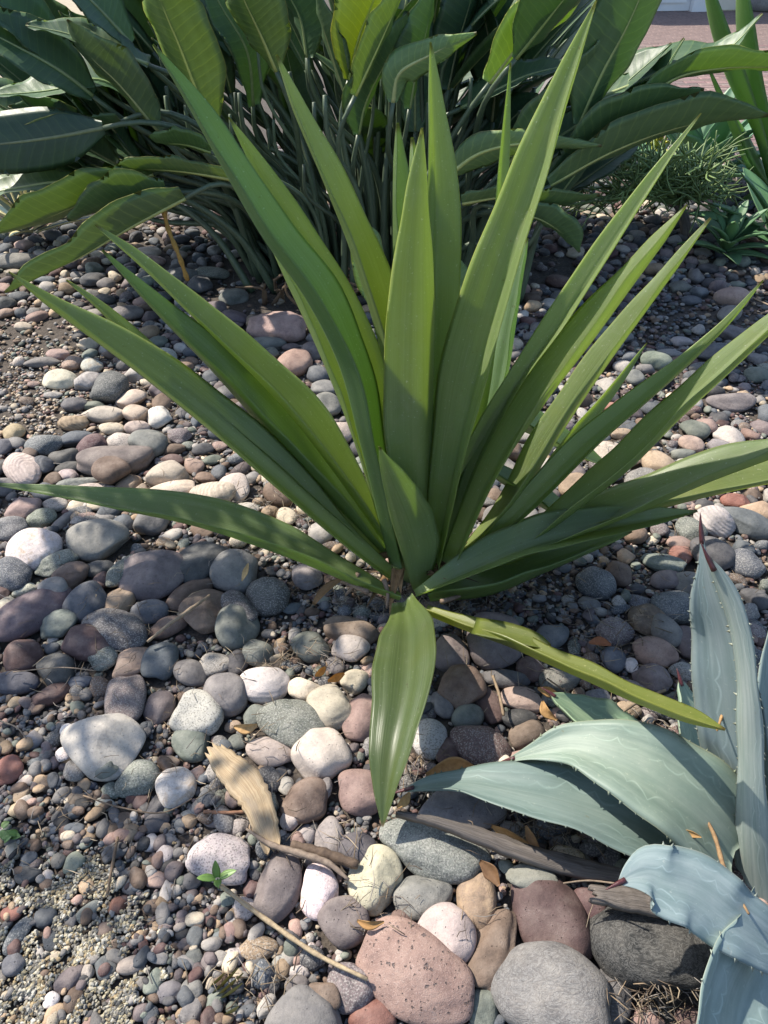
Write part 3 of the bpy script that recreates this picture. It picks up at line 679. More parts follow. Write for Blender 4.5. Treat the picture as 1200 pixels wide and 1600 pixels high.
def stone_label(x, y, w, h, col, kd, noun):
    for k, t in SPECIAL.items():
        if abs(k[0] - x) < 2 and abs(k[1] - y) < 2:
            used_labels.add(t); return t
    s, tx, cw, sh = words_for(w, h, col, kd)
    ds = sorted((math.hypot(lx - x, (ly - y) * 1.25), n, lx, ly) for n, lx, ly in LM)
    ds = [d for d in ds if d[0] > 12]
    cands = []
    def rel(d):
        dx, dy = x - d[2], y - d[3]
        if d[0] < 62: return 'beside'
        if abs(dy) > abs(dx) * 0.8: return 'in front of' if dy > 0 else 'behind'
        return 'near'
    for d in ds[:3]: cands.append(f'{s} {tx} {cw} {sh} {noun} {rel(d)} the {d[1]}')
    for i, j in ((0, 1), (0, 2), (1, 2), (0, 3), (1, 3), (2, 3)):
        cands.append(f'{s} {tx} {cw} {sh} {noun} between the {ds[i][1]} and {ds[j][1]}')
    for i in range(4, 9): cands.append(f'{s} {tx} {cw} {sh} {noun} between the {ds[0][1]} and {ds[i][1]}')
    for c in cands:
        if c not in used_labels and len(c.split()) <= 16:
            used_labels.add(c); return c
    return cands[0]

for k, (x, y, w, h, rot, col, kd) in enumerate(items):
    r = np.random.default_rng(1000 + k)
    big = w >= 33
    th = PITCH + math.atan((y - 800) / F)
    kk = math.sqrt(math.sin(th) ** 2 + 0.40 * math.cos(th) ** 2)
    g = at_z(x, y, 0.02)
    ppm = F / ((g - CP) @ FW)
    ca, sa = math.cos(math.radians(rot)), math.sin(math.radians(rot))
    A = np.array([[ca * w / 2, -sa * h / 2], [sa * w / 2, ca * h / 2]]) / ppm     # image x, image up
    A[1] /= kk
    C = A @ A.T
    ev, E = np.linalg.eigh(C)
    a, b_ = math.sqrt(ev[1]), math.sqrt(ev[0])
    ang = math.atan2(E[1, 1], E[0, 1])
    a *= 1.06; b_ *= 1.06
    c_ = b_ * (r.uniform(0.58, 0.72) if kd[1] == 'o' else r.uniform(0.55, 0.75))
    st = settle(g[0], g[1], a, b_, c_, ang, 0)
    m = st[0] if st else 0.0
    zc = max(0.5 * c_, min(m * 0.9 + c_ * 0.25, 0.5 * c_ + 0.03))
    g = at_z(x, y, zc)
    V, f = shape(3 if w < 70 else 4, r, {'o': r.uniform(0.12, 0.6), 'a': r.uniform(0.7, 1.0)}[kd[1]])
    V = V * np.array([a, b_, c_])
    tl = r.normal(size=2) * 0.10
    Rx = np.array([[1, 0, 0], [0, math.cos(tl[0]), -math.sin(tl[0])], [0, math.sin(tl[0]), math.cos(tl[0])]])
    Rz = np.array([[math.cos(ang), -math.sin(ang), 0], [math.sin(ang), math.cos(ang), 0], [0, 0, 1]])
    V = V @ Rx.T @ Rz.T
    rgb = 0.93 * np.array(COLS[col][0]) * r.uniform(0.82, 1.2) * (1 + r.normal(size=3) * 0.035)
    rgb = rgb * .84 + rgb.mean() * .16 * np.array([1.03, 1.0, .98])
    nm, noun = ('river_stone', 'stone') if big else ('pebble', 'pebble')
    o = obj(nm, make_mesh(nm, V, f, STONE[KIND[kd[0]]]), color=rgb, loc=g)
    tag(o, stone_label(x, y, w, h, col, kd, noun), noun, 'river stones in the dry garden bed' if big else 'pebbles between the river stones')
    st = settle(g[0], g[1], a, b_, c_, ang, 0)
    if st:
        _, hh, d = st
        np.maximum(hh, np.where(d < 1, zc + c_ * np.sqrt(np.maximum(0, 1 - d)), 0), out=hh)

# ---- everything between them: cobbles, pebbles and grit that nobody could count
PAL = np.array([COLS[k][0] for k in ('gy', 'gy', 'gy', 'dg', 'dg', 'dg', 'lg', 'lg', 'pu', 'pu', 'pu', 'mr', 'pk', 'tn', 'cr', 'gn', 'gn', 'bl', 'bl', 'bl', 'br', 'br', 'mr')])
PALP = np.array([COLS[k][0] for k in ('gy', 'gy', 'dg', 'dg', 'bl', 'bl', 'bk', 'pu', 'pu', 'mr', 'br', 'br', 'tn', 'gy', 'lg', 'gn')])
PALL = np.array([COLS[k][0] for k in ('lg', 'cr', 'cr', 'tn', 'tn', 'lp', 'pk', 'gy', 'gy', 'lg', 'br', 'gn', 'bl')])
def zone(px, py):
    if py > 1085 and px < 235 + (py - 1085) * 0.40 and not (px > 300 and py < 1180): 
        if px < 205 - max(0, (1375 - py)) * 1.1 + (60 if py > 1500 else 0) and py > 1340: return 'grit'
        return 'fine'
    if px < 150 - abs(py - 590) * 0.35 and 500 < py < 690: return 'pale'
    if 985 < px and 455 < py < 545: return 'fine'
    if 690 < px < 960 and 860 < py < 1005: return 'fine'
    if 330 < px < 900 and 400 < py < 470 + (30 if px < 560 else -20): return 'litter'
    if 1180 > px > 940 and py > 1535: return 'litter'
    if 410 < px < 520 and 870 < py < 1010: return 'fine'
    return 'cobble'
BASES = {s: [shape(s, np.random.default_rng(50 + i), 0.15 + 0.85 * (i % 6) / 6) for i in range(18)] for s in (1, 2)}
def scatter(tries, size, zmax, ymin, ymax, zones, name, thr, pal, chance=None, lod=(1, 1), mat=STUFF, yb=2.2):
    V, Fs, Cc, nv = [], [], [], 0
    kept = 0
    for q in range(tries):
        # more tries near the camera
        y = ymin + (ymax - ymin) * rng.random() ** 1.15
        dep0 = y * math.cos(PITCH) + CAM_H * math.sin(PITCH)
        half = 1.14 * 600 / F * dep0 + 0.05
        x = rng.uniform(-half, half)
        px, py, _ = proj((x, y, 0.0))
        if py > 1690: continue
        zn = zone(px, py)
        if zn not in zones or (chance and rng.random() > chance.get(zn, 1)): continue
        s = rng.uniform(*size) * (1 if zn != 'grit' else rng.uniform(0.8, 1.2))
        a = s / 2 * rng.uniform(1.0, 1.45); b = s / 2 * rng.uniform(0.8, 1.05); c = b * rng.uniform(0.5, 0.85)
        rot = rng.uniform(0, math.pi)
        st = settle(x, y, a, b, c, rot, 0)
        if st is None: continue
        m, hh, d = st
        ins = d < 1
        if not ins.any(): ins = d <= d.min()
        if hh[ins].max() > thr * s + zmax or m > zmax: continue
        zc = m * 0.8 + c * 0.38
        np.maximum(hh, np.where(d < 1, zc + c * np.sqrt(np.maximum(0, 1 - d)), 0), out=hh)
        bv, bf = BASES[lod[0] if y < yb else lod[1]][rng.integers(18)]
        vv = bv * np.array([a, b, c])
        t1 = rng.normal() * 0.25
        vv = vv @ np.array([[1, 0, 0], [0, math.cos(t1), -math.sin(t1)], [0, math.sin(t1), math.cos(t1)]]).T
        vv = vv @ np.array([[math.cos(rot), -math.sin(rot), 0], [math.sin(rot), math.cos(rot), 0], [0, 0, 1]]).T
        V.append(vv + np.array([x, y, zc])); Fs.append(bf + nv); nv += len(bv)
        p = PALL if (zn == 'pale' or (pal is PAL and rng.random() < 0.22 and px < 500)) else (PALP if zn == 'fine' else pal)
        cc = p[rng.integers(len(p))] * rng.uniform(0.58, 1.15)
        Cc.append(np.repeat(cc[None], len(bv), 0)); kept += 1
    if not V: return
    me = make_mesh(name, np.concatenate(V), np.concatenate(Fs), mat, tint=np.concatenate(Cc))
    o = obj(name, me); o['kind'] = 'stuff'
    print(name, kept, len(me.polygons))
scatter(9000, (0.045, 0.085), 0.012, 1.5, 5.6, ('cobble',), 'cobbles', 0.10, PAL, None, (2, 2), STUFF, 2.6)
scatter(9000, (0.030, 0.05), 0.012, 0.35, 5.6, ('cobble', 'litter', 'pale'), 'cobblestone_bed', 0.14, PAL, {'litter': 0.12, 'pale': 0.06}, (2, 1), STUFF_S, 2.4)
scatter(9000, (0.018, 0.032), 0.014, 0.35, 4.6, ('cobble', 'fine', 'pale', 'litter', 'grit'), 'pebbles', 0.2, PAL, {'litter': 0.10, 'grit': 0.16, 'pale': 0.5}, (2, 1), STUFF, 1.4)
scatter(16000, (0.010, 0.019), 0.012, 0.32, 3.2, ('cobble', 'fine', 'pale', 'litter', 'grit'), 'gravel', 0.25, PAL, {'litter': 0.10, 'grit': 0.4}, (1, 1), STUFF)
scatter(34000, (0.006, 0.011), 0.010, 0.32, 2.6, ('cobble', 'fine', 'pale'), 'fine_gravel', 0.4, PAL, {'cobble': 0.75}, (1, 1), STUFF)

# cream crushed grit at the near corner
gv, gf, gc, nv = [], [], [], 0
bv0, bf0 = ICO[0]
GP = np.array([(0.42, 0.37, 0.25), (0.48, 0.44, 0.34), (0.36, 0.31, 0.20), (0.46, 0.44, 0.38), (0.25, 0.235, 0.2), (0.10, 0.10, 0.095), (0.33, 0.25, 0.14), (0.17, 0.155, 0.13)])
for q in range(26000):
    px, py = rng.uniform(-60, 420), rng.uniform(1320, 1660)
    zn = zone(px, py)
    if zn != 'grit' and rng.random() > (0.22 if px < 300 and py > 1290 and zn == 'fine' else 0.0): continue
    if math.sin(px * .047 + 1) * math.sin(py * .041) + .5 * math.sin(px * .11 + py * .09) > .35 and rng.random() < .8: continue
    g = at_z(px, py, 0.0)
    pt = patch(g[0], g[1], 0.004)
    if pt is None: continue
    hz = float(pt[0].mean())
    if hz > 0.006: continue
    s = rng.uniform(0.0014, 0.0046) ** 1.0
    vv = bv0 * np.array([s, s * rng.uniform(.6, 1), s * rng.uniform(.5, .9)]) * rng.uniform(0.7, 1.3, (12, 3))
    a = rng.uniform(0, 6.28); vv = vv @ np.array([[math.cos(a), -math.sin(a), 0], [math.sin(a), math.cos(a), 0], [0, 0, 1]])
    gv.append(vv + np.array([g[0], g[1], hz + s * 0.4 + rng.uniform(0, 0.003)])); gf.append(bf0 + nv); nv += 12
    gc.append(np.repeat((GP[rng.integers(len(GP))] * rng.uniform(0.5, 1.05))[None], 12, 0))
M_GRIT, nt_, bs_ = new_mat('grit')
nt_.links.new(N(nt_, 'ShaderNodeAttribute', attribute_name='tint').outputs['Color'], bs_.inputs['Base Color'])
bs_.inputs['Roughness'].default_value = 0.85
o = obj('grit', make_mesh('grit', np.concatenate(gv), np.concatenate(gf), M_GRIT, tint=np.concatenate(gc), smooth=False)); o['kind'] = 'stuff'

# ------------------------------------------------------------------ paving, garage, pot (far corner)
PX0, PY0 = 1.95, 5.25
pav = obj('paving', make_mesh('paving', [(PX0 - .6, PY0, 0.0), (9, PY0, 0.0), (9, 17, 0.0), (PX0 - .6, 17, 0.0)], [(0, 1, 2, 3)], M_JOINT)); pav['kind'] = 'structure'
bw, bd_, gap = 0.20, 0.10, 0.006
def brick_mesh():
    x, y, z, e = (bw - gap) / 2, (bd_ - gap) / 2, 0.012, 0.004
    v = [(-x, -y, 0), (x, -y, 0), (x, y, 0), (-x, y, 0), (-x, -y, z - e), (x, -y, z - e), (x, y, z - e), (-x, y, z - e), (-x + e, -y + e, z), (x - e, -y + e, z), (x - e, y - e, z), (-x + e, y - e, z)]
    f = [(8, 9, 10, 11)] + [(i, (i + 1) % 4, 4 + (i + 1) % 4, 4 + i) for i in range(4)] + [(4 + i, 4 + (i + 1) % 4, 8 + (i + 1) % 4, 8 + i) for i in range(4)]
    return make_mesh('brick', v, f, M_BRICK, smooth=False)
bm = brick_mesh()
bl, rest = [], Acc()
for j in range(80):
    for i in range(26):
        X = PX0 - .5 + i * bw + (bw / 2 if j % 2 else 0); Y = PY0 + 0.06 + j * bd_
        px, py, _ = proj((X, Y, 0))
        if not (960 < px < 1330 and py > -30): continue
        bl.append((X, Y, px))
bl.sort(key=lambda b_: (not (990 < b_[2] < 1215), b_[1]))
bco = np.array([v.co[:] for v in bm.vertices]); bfa = [tuple(p.vertices) for p in bm.polygons]
for k, (X, Y, px) in enumerate(bl):
    if k < 300:
        g_ = rng.uniform(0.7, 1.3)
        obj('brick', bm, pav, (g_ * rng.uniform(.9, 1.15), g_ * rng.uniform(.92, 1.05), g_), (X, Y, 0.002 + rng.uniform(0, 0.003)), (0, 0, rng.normal() * 0.01))
    else: rest.add(bco + np.array([X, Y, 0.003]), bfa)
if rest.n:
    o = obj('bricks_beyond', rest.mesh('bricks_beyond', M_BRICK, False), pav); o['kind'] = 'stuff'; o.color = (1, 1, 1, 1)

def box(x0, x1, y0, y1, z0, z1):
    v = [(x0, y0, z0), (x1, y0, z0), (x1, y1, z0), (x0, y1, z0), (x0, y0, z1), (x1, y0, z1), (x1, y1, z1), (x0, y1, z1)]
    return v, [(0, 3, 2, 1), (4, 5, 6, 7), (0, 1, 5, 4), (1, 2, 6, 5), (2, 3, 7, 6), (3, 0, 4, 7)]
gb = at_z(1096, 20, 0.0)
gar = thing('garage', 'white garage door between painted posts at the end of the brick paving', 'garage', gb)
def lpart(name, b_, mat, parent):
    return obj(name, make_mesh(name, *b_, mat, smooth=False), parent)
lpart('post', box(-0.16, 0.16, -0.02, 0.2, 0.006, 2.4), M_WHITE, gar)
door = lpart('door', box(-2.9, -0.165, 0.08, 0.13, 0.02, 2.2), M_WHITE, gar)
for i in range(4):
    for j in range(4):
        lpart('door_panel', box(-2.8 + i * .67, -2.24 + i * .67, 0.055, 0.078, 0.12 + j * .53, 0.52 + j * .53), M_WHITE, door)
w_ = lpart('wall', box(0.165, 3.4, 0.04, 0.25, 0.006, 2.6), M_CREAM, gar)
for j in range(12): lpart('siding_board', box(0.17, 3.39, 0.012 , 0.037, 0.03 + j * .21, 0.225 + j * .21), M_CREAM, w_)
lpart('lintel', box(-2.9, -0.165, 0.0, 0.2, 2.205, 2.6), M_WHITE, gar)
gar.rotation_euler = (0, 0, 0.12)
pg = at_z(1190, 18, 0)
prof = [(0.16, 0.01), (0.25, 0.03), (0.31, 0.12), (0.33, 0.24), (0.31, 0.36), (0.27, 0.42), (0.29, 0.45), (0.24, 0.45), (0.22, 0.38)]
v, f = [], []
for r_, z_ in prof: v += [(r_ * math.cos(a), r_ * math.sin(a), z_) for a in np.arange(28) * 2 * math.pi / 28]
for i in range(len(prof) - 1):
    for j in range(28): f.append((i * 28 + j, i * 28 + (j + 1) % 28, (i + 1) * 28 + (j + 1) % 28, (i + 1) * 28 + j))
f.append(tuple(range(28))[::-1]); f.append(tuple(range(8 * 28, 9 * 28)))
tag(obj('plant_pot', make_mesh('plant_pot', v, f, M_POT), loc=pg), 'round grey garden pot standing on brick paving by the garage', 'pot')

# ------------------------------------------------------------------ unseen tree added out of frame, crown placed to shade the cobbles
tb = np.array([-2.7, 2.6, 0.0])
tree = thing('unseen_shade_tree', 'small unseen leafy tree added beside the bed to shade the cobbles', 'tree', tuple(tb))
crot = np.array([-1.85, 2.15, 1.25])
v, f, u = tube(curve3([tb, tb + np.array([.1, -.05, .5]), tb + np.array([.4, -.3, 1.0]), crot], 14), np.linspace(.07, .03, 14), 9)
part('trunk', make_mesh('trunk', v, f, M_BARK, u), tree)
CL = [((-1.58, 1.98, 1.58), (.50, .22, .2), 560), ((-1.95, 1.75, 1.6), (.4, .22, .2), 260), ((-1.66, 1.36, 1.55), (.34, .26, .2), 170)]
lv, lf_, nv = [], [], 0
for c_, s_, n_ in CL:
    v, f, u = tube(curve3([crot, (crot + np.array(c_)) / 2 + np.array([0, 0, .06]), np.array(c_)], 8), np.linspace(.025, .008, 8), 6)
    part('limb', make_mesh('limb', v, f, M_BARK, u), tree)
    for q in range(n_):
        d = unit(rng.normal(size=3)) * rng.random() ** .45
        c0 = np.array(c_) + d * np.array(s_)
        a = unit(rng.normal(size=3)); b_ = unit(np.cross(a, rng.normal(size=3))) ; L = rng.uniform(.025, .05); W = L * .36
        lv.append(np.array([c0 - a * L, c0 - b_ * W * .8, c0 + a * L, c0 + b_ * W * .8, c0 - a * L * .3 + b_ * W, c0 - a * L * .3 - b_ * W]))
        lf_ += [(nv, nv + 5, nv + 1, nv + 2, nv + 3, nv + 4)]; nv += 6
part('crown', make_mesh('crown', np.concatenate(lv), lf_, M_GREEN), tree, (1, 1, 1))

# ------------------------------------------------------------------ the yucca
YR = at_z(640, 915, 0.0)
yucca = thing('yucca', 'tall green yucca rosette with broad sword leaves rising from cobbles', 'plant', (YR[0], YR[1], 0))
Y0 = YR[1]
def Yv(d): return ('Y', Y0 + d)
SUNV = tuple(sun_from)
BACK = (.8, -.6, .1)
LEAVES = [
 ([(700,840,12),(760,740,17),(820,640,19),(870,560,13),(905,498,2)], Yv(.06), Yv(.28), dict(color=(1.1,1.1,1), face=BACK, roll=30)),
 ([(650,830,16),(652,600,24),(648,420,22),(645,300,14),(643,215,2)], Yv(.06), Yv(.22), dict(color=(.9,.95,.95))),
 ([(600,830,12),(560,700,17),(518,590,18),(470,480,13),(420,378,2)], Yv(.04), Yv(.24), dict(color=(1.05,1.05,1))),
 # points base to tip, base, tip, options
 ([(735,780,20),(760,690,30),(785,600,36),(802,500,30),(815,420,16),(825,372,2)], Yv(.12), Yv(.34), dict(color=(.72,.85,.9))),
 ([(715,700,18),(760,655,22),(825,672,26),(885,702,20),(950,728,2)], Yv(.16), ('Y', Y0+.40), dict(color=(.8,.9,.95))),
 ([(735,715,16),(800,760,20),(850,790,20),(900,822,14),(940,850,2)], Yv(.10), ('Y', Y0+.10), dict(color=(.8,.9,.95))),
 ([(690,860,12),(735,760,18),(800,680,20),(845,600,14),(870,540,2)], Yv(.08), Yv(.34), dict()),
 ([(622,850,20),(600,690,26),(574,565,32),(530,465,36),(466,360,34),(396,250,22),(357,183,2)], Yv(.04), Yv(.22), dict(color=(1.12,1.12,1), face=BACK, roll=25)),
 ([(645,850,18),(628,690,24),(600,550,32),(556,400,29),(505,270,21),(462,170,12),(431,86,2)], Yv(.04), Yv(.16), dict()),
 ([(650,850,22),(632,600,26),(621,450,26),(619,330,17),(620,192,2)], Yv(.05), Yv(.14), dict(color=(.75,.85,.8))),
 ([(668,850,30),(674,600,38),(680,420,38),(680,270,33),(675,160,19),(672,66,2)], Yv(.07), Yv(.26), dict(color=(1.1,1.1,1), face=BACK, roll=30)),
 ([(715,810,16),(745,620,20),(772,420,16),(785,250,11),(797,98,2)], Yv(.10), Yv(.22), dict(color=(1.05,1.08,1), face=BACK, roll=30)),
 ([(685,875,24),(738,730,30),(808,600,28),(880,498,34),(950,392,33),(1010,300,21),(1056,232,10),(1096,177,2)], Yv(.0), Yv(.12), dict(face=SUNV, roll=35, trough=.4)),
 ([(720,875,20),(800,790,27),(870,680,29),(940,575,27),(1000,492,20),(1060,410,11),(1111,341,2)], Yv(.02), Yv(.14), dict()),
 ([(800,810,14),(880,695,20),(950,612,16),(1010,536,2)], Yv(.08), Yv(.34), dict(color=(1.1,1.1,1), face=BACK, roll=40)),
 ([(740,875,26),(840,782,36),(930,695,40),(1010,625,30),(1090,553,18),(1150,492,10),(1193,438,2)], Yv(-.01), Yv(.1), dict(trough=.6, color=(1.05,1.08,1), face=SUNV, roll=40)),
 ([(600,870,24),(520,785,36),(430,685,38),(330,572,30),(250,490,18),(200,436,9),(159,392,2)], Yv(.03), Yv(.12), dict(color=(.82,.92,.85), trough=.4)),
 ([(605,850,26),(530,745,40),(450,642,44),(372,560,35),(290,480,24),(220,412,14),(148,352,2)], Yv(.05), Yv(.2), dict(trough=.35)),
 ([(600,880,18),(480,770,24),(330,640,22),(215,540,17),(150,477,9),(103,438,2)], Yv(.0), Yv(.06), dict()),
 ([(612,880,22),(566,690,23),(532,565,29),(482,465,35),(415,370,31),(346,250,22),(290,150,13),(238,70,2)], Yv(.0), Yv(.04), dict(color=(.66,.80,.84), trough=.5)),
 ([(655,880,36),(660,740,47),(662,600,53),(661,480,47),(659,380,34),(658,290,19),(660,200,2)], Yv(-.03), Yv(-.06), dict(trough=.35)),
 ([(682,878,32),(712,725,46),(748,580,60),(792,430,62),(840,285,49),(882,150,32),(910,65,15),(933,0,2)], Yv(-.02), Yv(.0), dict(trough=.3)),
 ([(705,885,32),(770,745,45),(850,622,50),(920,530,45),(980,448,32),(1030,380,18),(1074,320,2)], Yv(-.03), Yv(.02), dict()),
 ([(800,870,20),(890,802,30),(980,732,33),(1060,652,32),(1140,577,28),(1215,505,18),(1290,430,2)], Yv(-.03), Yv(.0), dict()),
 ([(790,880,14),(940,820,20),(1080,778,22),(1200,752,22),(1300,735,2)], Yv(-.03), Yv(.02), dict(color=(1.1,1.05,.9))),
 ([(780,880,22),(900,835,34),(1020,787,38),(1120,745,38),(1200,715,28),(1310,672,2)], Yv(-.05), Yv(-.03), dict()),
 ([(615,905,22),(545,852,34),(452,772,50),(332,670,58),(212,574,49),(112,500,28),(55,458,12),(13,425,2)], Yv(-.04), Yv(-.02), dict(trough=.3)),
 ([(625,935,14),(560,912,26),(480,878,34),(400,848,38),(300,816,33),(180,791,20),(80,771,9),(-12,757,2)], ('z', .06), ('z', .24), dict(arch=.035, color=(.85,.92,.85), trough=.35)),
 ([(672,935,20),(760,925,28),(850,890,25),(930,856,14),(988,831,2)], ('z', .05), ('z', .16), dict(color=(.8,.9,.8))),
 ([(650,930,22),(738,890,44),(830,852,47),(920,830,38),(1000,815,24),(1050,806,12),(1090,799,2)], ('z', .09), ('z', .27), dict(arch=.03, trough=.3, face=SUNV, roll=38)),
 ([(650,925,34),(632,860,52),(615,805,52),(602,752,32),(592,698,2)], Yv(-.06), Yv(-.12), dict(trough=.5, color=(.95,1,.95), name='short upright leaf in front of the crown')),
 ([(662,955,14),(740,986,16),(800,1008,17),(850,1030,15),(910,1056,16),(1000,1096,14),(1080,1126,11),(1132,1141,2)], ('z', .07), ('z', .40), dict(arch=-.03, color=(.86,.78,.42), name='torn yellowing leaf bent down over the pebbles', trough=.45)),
 ([(632,940,44),(640,975,58),(641,1020,61),(636,1080,63),(622,1150,55),(608,1220,34),(598,1292,2)], ('z', .09), ('z', .07), dict(arch=.075, trough=.12, name='drooping front leaf with scratched skin', color=(.52,.56,.46))),  # dark tint puts the shade on this leaf into its colour
]
for i, (pts, b0, b1, op) in enumerate(LEAVES):
    op = dict(op); op['trough'] = op.get('trough', .28) + .30
    pts = [(a_, b_, max(c_ * .87, 1.5)) for a_, b_, c_ in pts]
    col = op.pop('color', (1, 1, 1)); nm = op.pop('name', None)
    j_ = rng.uniform(0.92, 1.08)
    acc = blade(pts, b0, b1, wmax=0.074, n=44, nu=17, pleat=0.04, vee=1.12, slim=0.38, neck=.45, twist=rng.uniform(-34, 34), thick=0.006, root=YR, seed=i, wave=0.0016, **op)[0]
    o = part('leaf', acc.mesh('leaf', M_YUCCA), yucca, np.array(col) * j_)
    if nm: o['label'] = nm
acc = blade([(740,980,14),(800,992,15),(840,1004,11),(858,1012,5)], ('z', .15), ('z', .165), wmax=.03, n=16, nu=7, thick=.004, root=YR, seed=77, trough=.2)[0]
part('torn_flap', acc.mesh('torn_flap', M_YUCCA), yucca, (.85, .78, .42))
# swollen crown the leaves spring from
V, f = shape(3, np.random.default_rng(3), 0.1)
part('crown', make_mesh('crown', V * np.array([0.07, 0.07, 0.09]) + np.array([YR[0] + 0.02, YR[1] + 0.05, 0.06]), f, M_STALK), yucca, (2.2, 2.1, 1.2))
for i, (x, y, x2, y2) in enumerate([(600, 905, 604, 950), (560, 895, 540, 930), (690, 940, 730, 925), (575, 925, 520, 905), (660, 885, 672, 878)]):
    P = curve3([at_z(x, y, .10), at_z((x + x2) / 2 + 4, (y + y2) / 2, .08), at_z(x2, y2, .05)], 8)
    v, f, u = tube(P, np.linspace(.007, .003, 8), 5)
    part('dead_leaf_base', make_mesh('dead_leaf_base', v, f, M_TWIG), yucca, (0.9, 0.8, 0.75))

for i in range(26):
    a = rng.uniform(math.pi * .9, math.pi * 2.15)
    d = np.array([math.cos(a), math.sin(a), 0])
    p0 = YR + d * .05 + np.array([.0, .02, rng.uniform(.03, .10)])
    L = rng.uniform(.04, .13)
    v, f, u, P = rosette_leaf(L, a + rng.normal() * .4, rng.uniform(-15, 35), rng.uniform(.006, .016), rng.uniform(10, 60), p0, 8, 5, .5, .001, lambda t: 1.05 - t)
    part('dead_leaf_base', make_mesh('dead_leaf_base', v, f, M_DRYLEAF, u), yucca, np.array((.62, .52, .42)) * rng.uniform(.5, 1.5))

# ------------------------------------------------------------------ the blue agave
AR = at_z(1212, 1440, 0.0)
agave = thing('agave', 'blue grey agave with toothed leaves at the corner of the bed', 'plant', (AR[0], AR[1], 0))
AG = [
 ([(1240,1400,50),(1236,1200,66),(1222,1060,46),(1210,960,2)], ('Y', AR[1]+.1), ('Y', AR[1]+.42), dict(color=(.95,1.02,1))),
 ([(1128,1290,30),(1106,1225,40),(1083,1140,33),(1062,1062,2)], ('z', .02), ('z', .20), dict(color=(1.0,1.12,.85))),
 ([(1030,1215,30),(990,1180,36),(925,1130,32),(860,1084,2)], ('z', .05), ('z', .12), dict(color=(.8,.95,.6))),
 ([(1150,1330,58),(1100,1275,76),(1030,1222,74),(960,1185,58),(890,1166,33),(840,1174,15),(788,1190,1)], ('z', .08), ('z', .09), dict(arch=.10, color=(.90,.96,.80), trough=.3)),
 ([(1110,1375,46),(1010,1305,54),(905,1262,52),(800,1236,38),(720,1223,20),(670,1226,10),(626,1237,1)], ('z', .05), ('z', .05), dict(arch=.07, color=(.66,.75,.70), trough=.25)),  # darker tint carries the shade of the folded blade
 ([(1200,1440,48),(1180,1300,54),(1164,1180,53),(1150,1080,50),(1134,990,41),(1113,925,22),(1102,880,8),(1096,822,.8)], ('Y', AR[1]+.06), ('Y', AR[1]+.34), dict(trough=.25, color=(.92,.98,1.05), face=(-.6,.1,.6))),
 ([(1178,1450,28),(1168,1320,24),(1166,1190,18),(1162,1070,15),(1151,985,14),(1132,925,12),(1113,884,6),(1105,868,1)], ('Y', AR[1]+.02), ('Y', AR[1]+.27), dict(trough=-.45, color=(1.3,1.28,1.22), wmax=.05, face=(-.75,.2,.4), roll=38)),  # brighter tint stands in for sun on the rolled blade
 ([(1195,1465,56),(1150,1560,66),(1135,1660,60),(1120,1760,2)], ('z', .08), ('z', .04), dict(arch=.05, color=(.9,1,.98))),
 ([(1225,1490,40),(1140,1432,54),(1080,1390,58),(1042,1378,54),(1014,1367,43),(990,1370,23),(965,1381,1)], ('z', .12), ('z', .22), dict(arch=.03, color=(.95,1.02,1.06), trough=.12, roll=14, face=(-.5,.2,.8))),
]
for i, (pts, b0, b1, op) in enumerate(AG):
    op = dict(op); col = op.pop('color', (1, 1, 1)); wm = op.pop('wmax', 0.095)
    acc, P, T, NN, SS, hw = blade(pts, b0, b1, wmax=wm, n=48, nu=11, thick=0.010, root=AR, seed=40 + i, teeth=0.0044, wave=0.003, pleat=.05, **op)
    o = part('leaf', acc.mesh('leaf', M_AGAVE), agave, col)
    k = 45
    tipd = P[-1] - P[k]
    Q = np.stack([P[k] + NN[k] * 0.001, P[-1] + NN[-1] * .0012, P[-1] + unit(tipd) * 0.022])
    v, f, u = tube(curve3(Q, 8), np.array([.0045, .0042, .0038, .0034, .0028, .002, .0013, .0003]), 7)
    part('terminal_spine', make_mesh('terminal_spine', v, f, M_SPINE), o)

# ------------------------------------------------------------------ the bird of paradise
BC = np.array([0.04, 3.35, 0])
bop = thing('bird_of_paradise', 'large bird of paradise clump with paddle leaves behind the yucca', 'plant', tuple(BC))
def stalk_to(p, dirv, r0=0.0135, base=None, color=(1, 1, 1)):
    b_ = base if base is not None else np.array([np.clip(BC[0] + (p[0] - BC[0]) * 0.5 + rng.normal() * .09, -0.58, 0.66), np.clip(BC[1] + (p[1] - BC[1]) * .4 + rng.normal() * .12, 3.0, 3.9), 0.0])
    c1 = b_ + np.array([(p[0] - b_[0]) * .22, (p[1] - b_[1]) * .25, (max(p[2], .2)) * .55])
    P = curve3([b_, c1, p - dirv * 0.10 + np.array([0, 0, 0.0]), p], 18)
    v, f, u = tube(P, np.linspace(r0 * 1.25, r0 * .62, 18), 7)
    return part('stalk', make_mesh('stalk', v, f, M_STALK), bop, color)
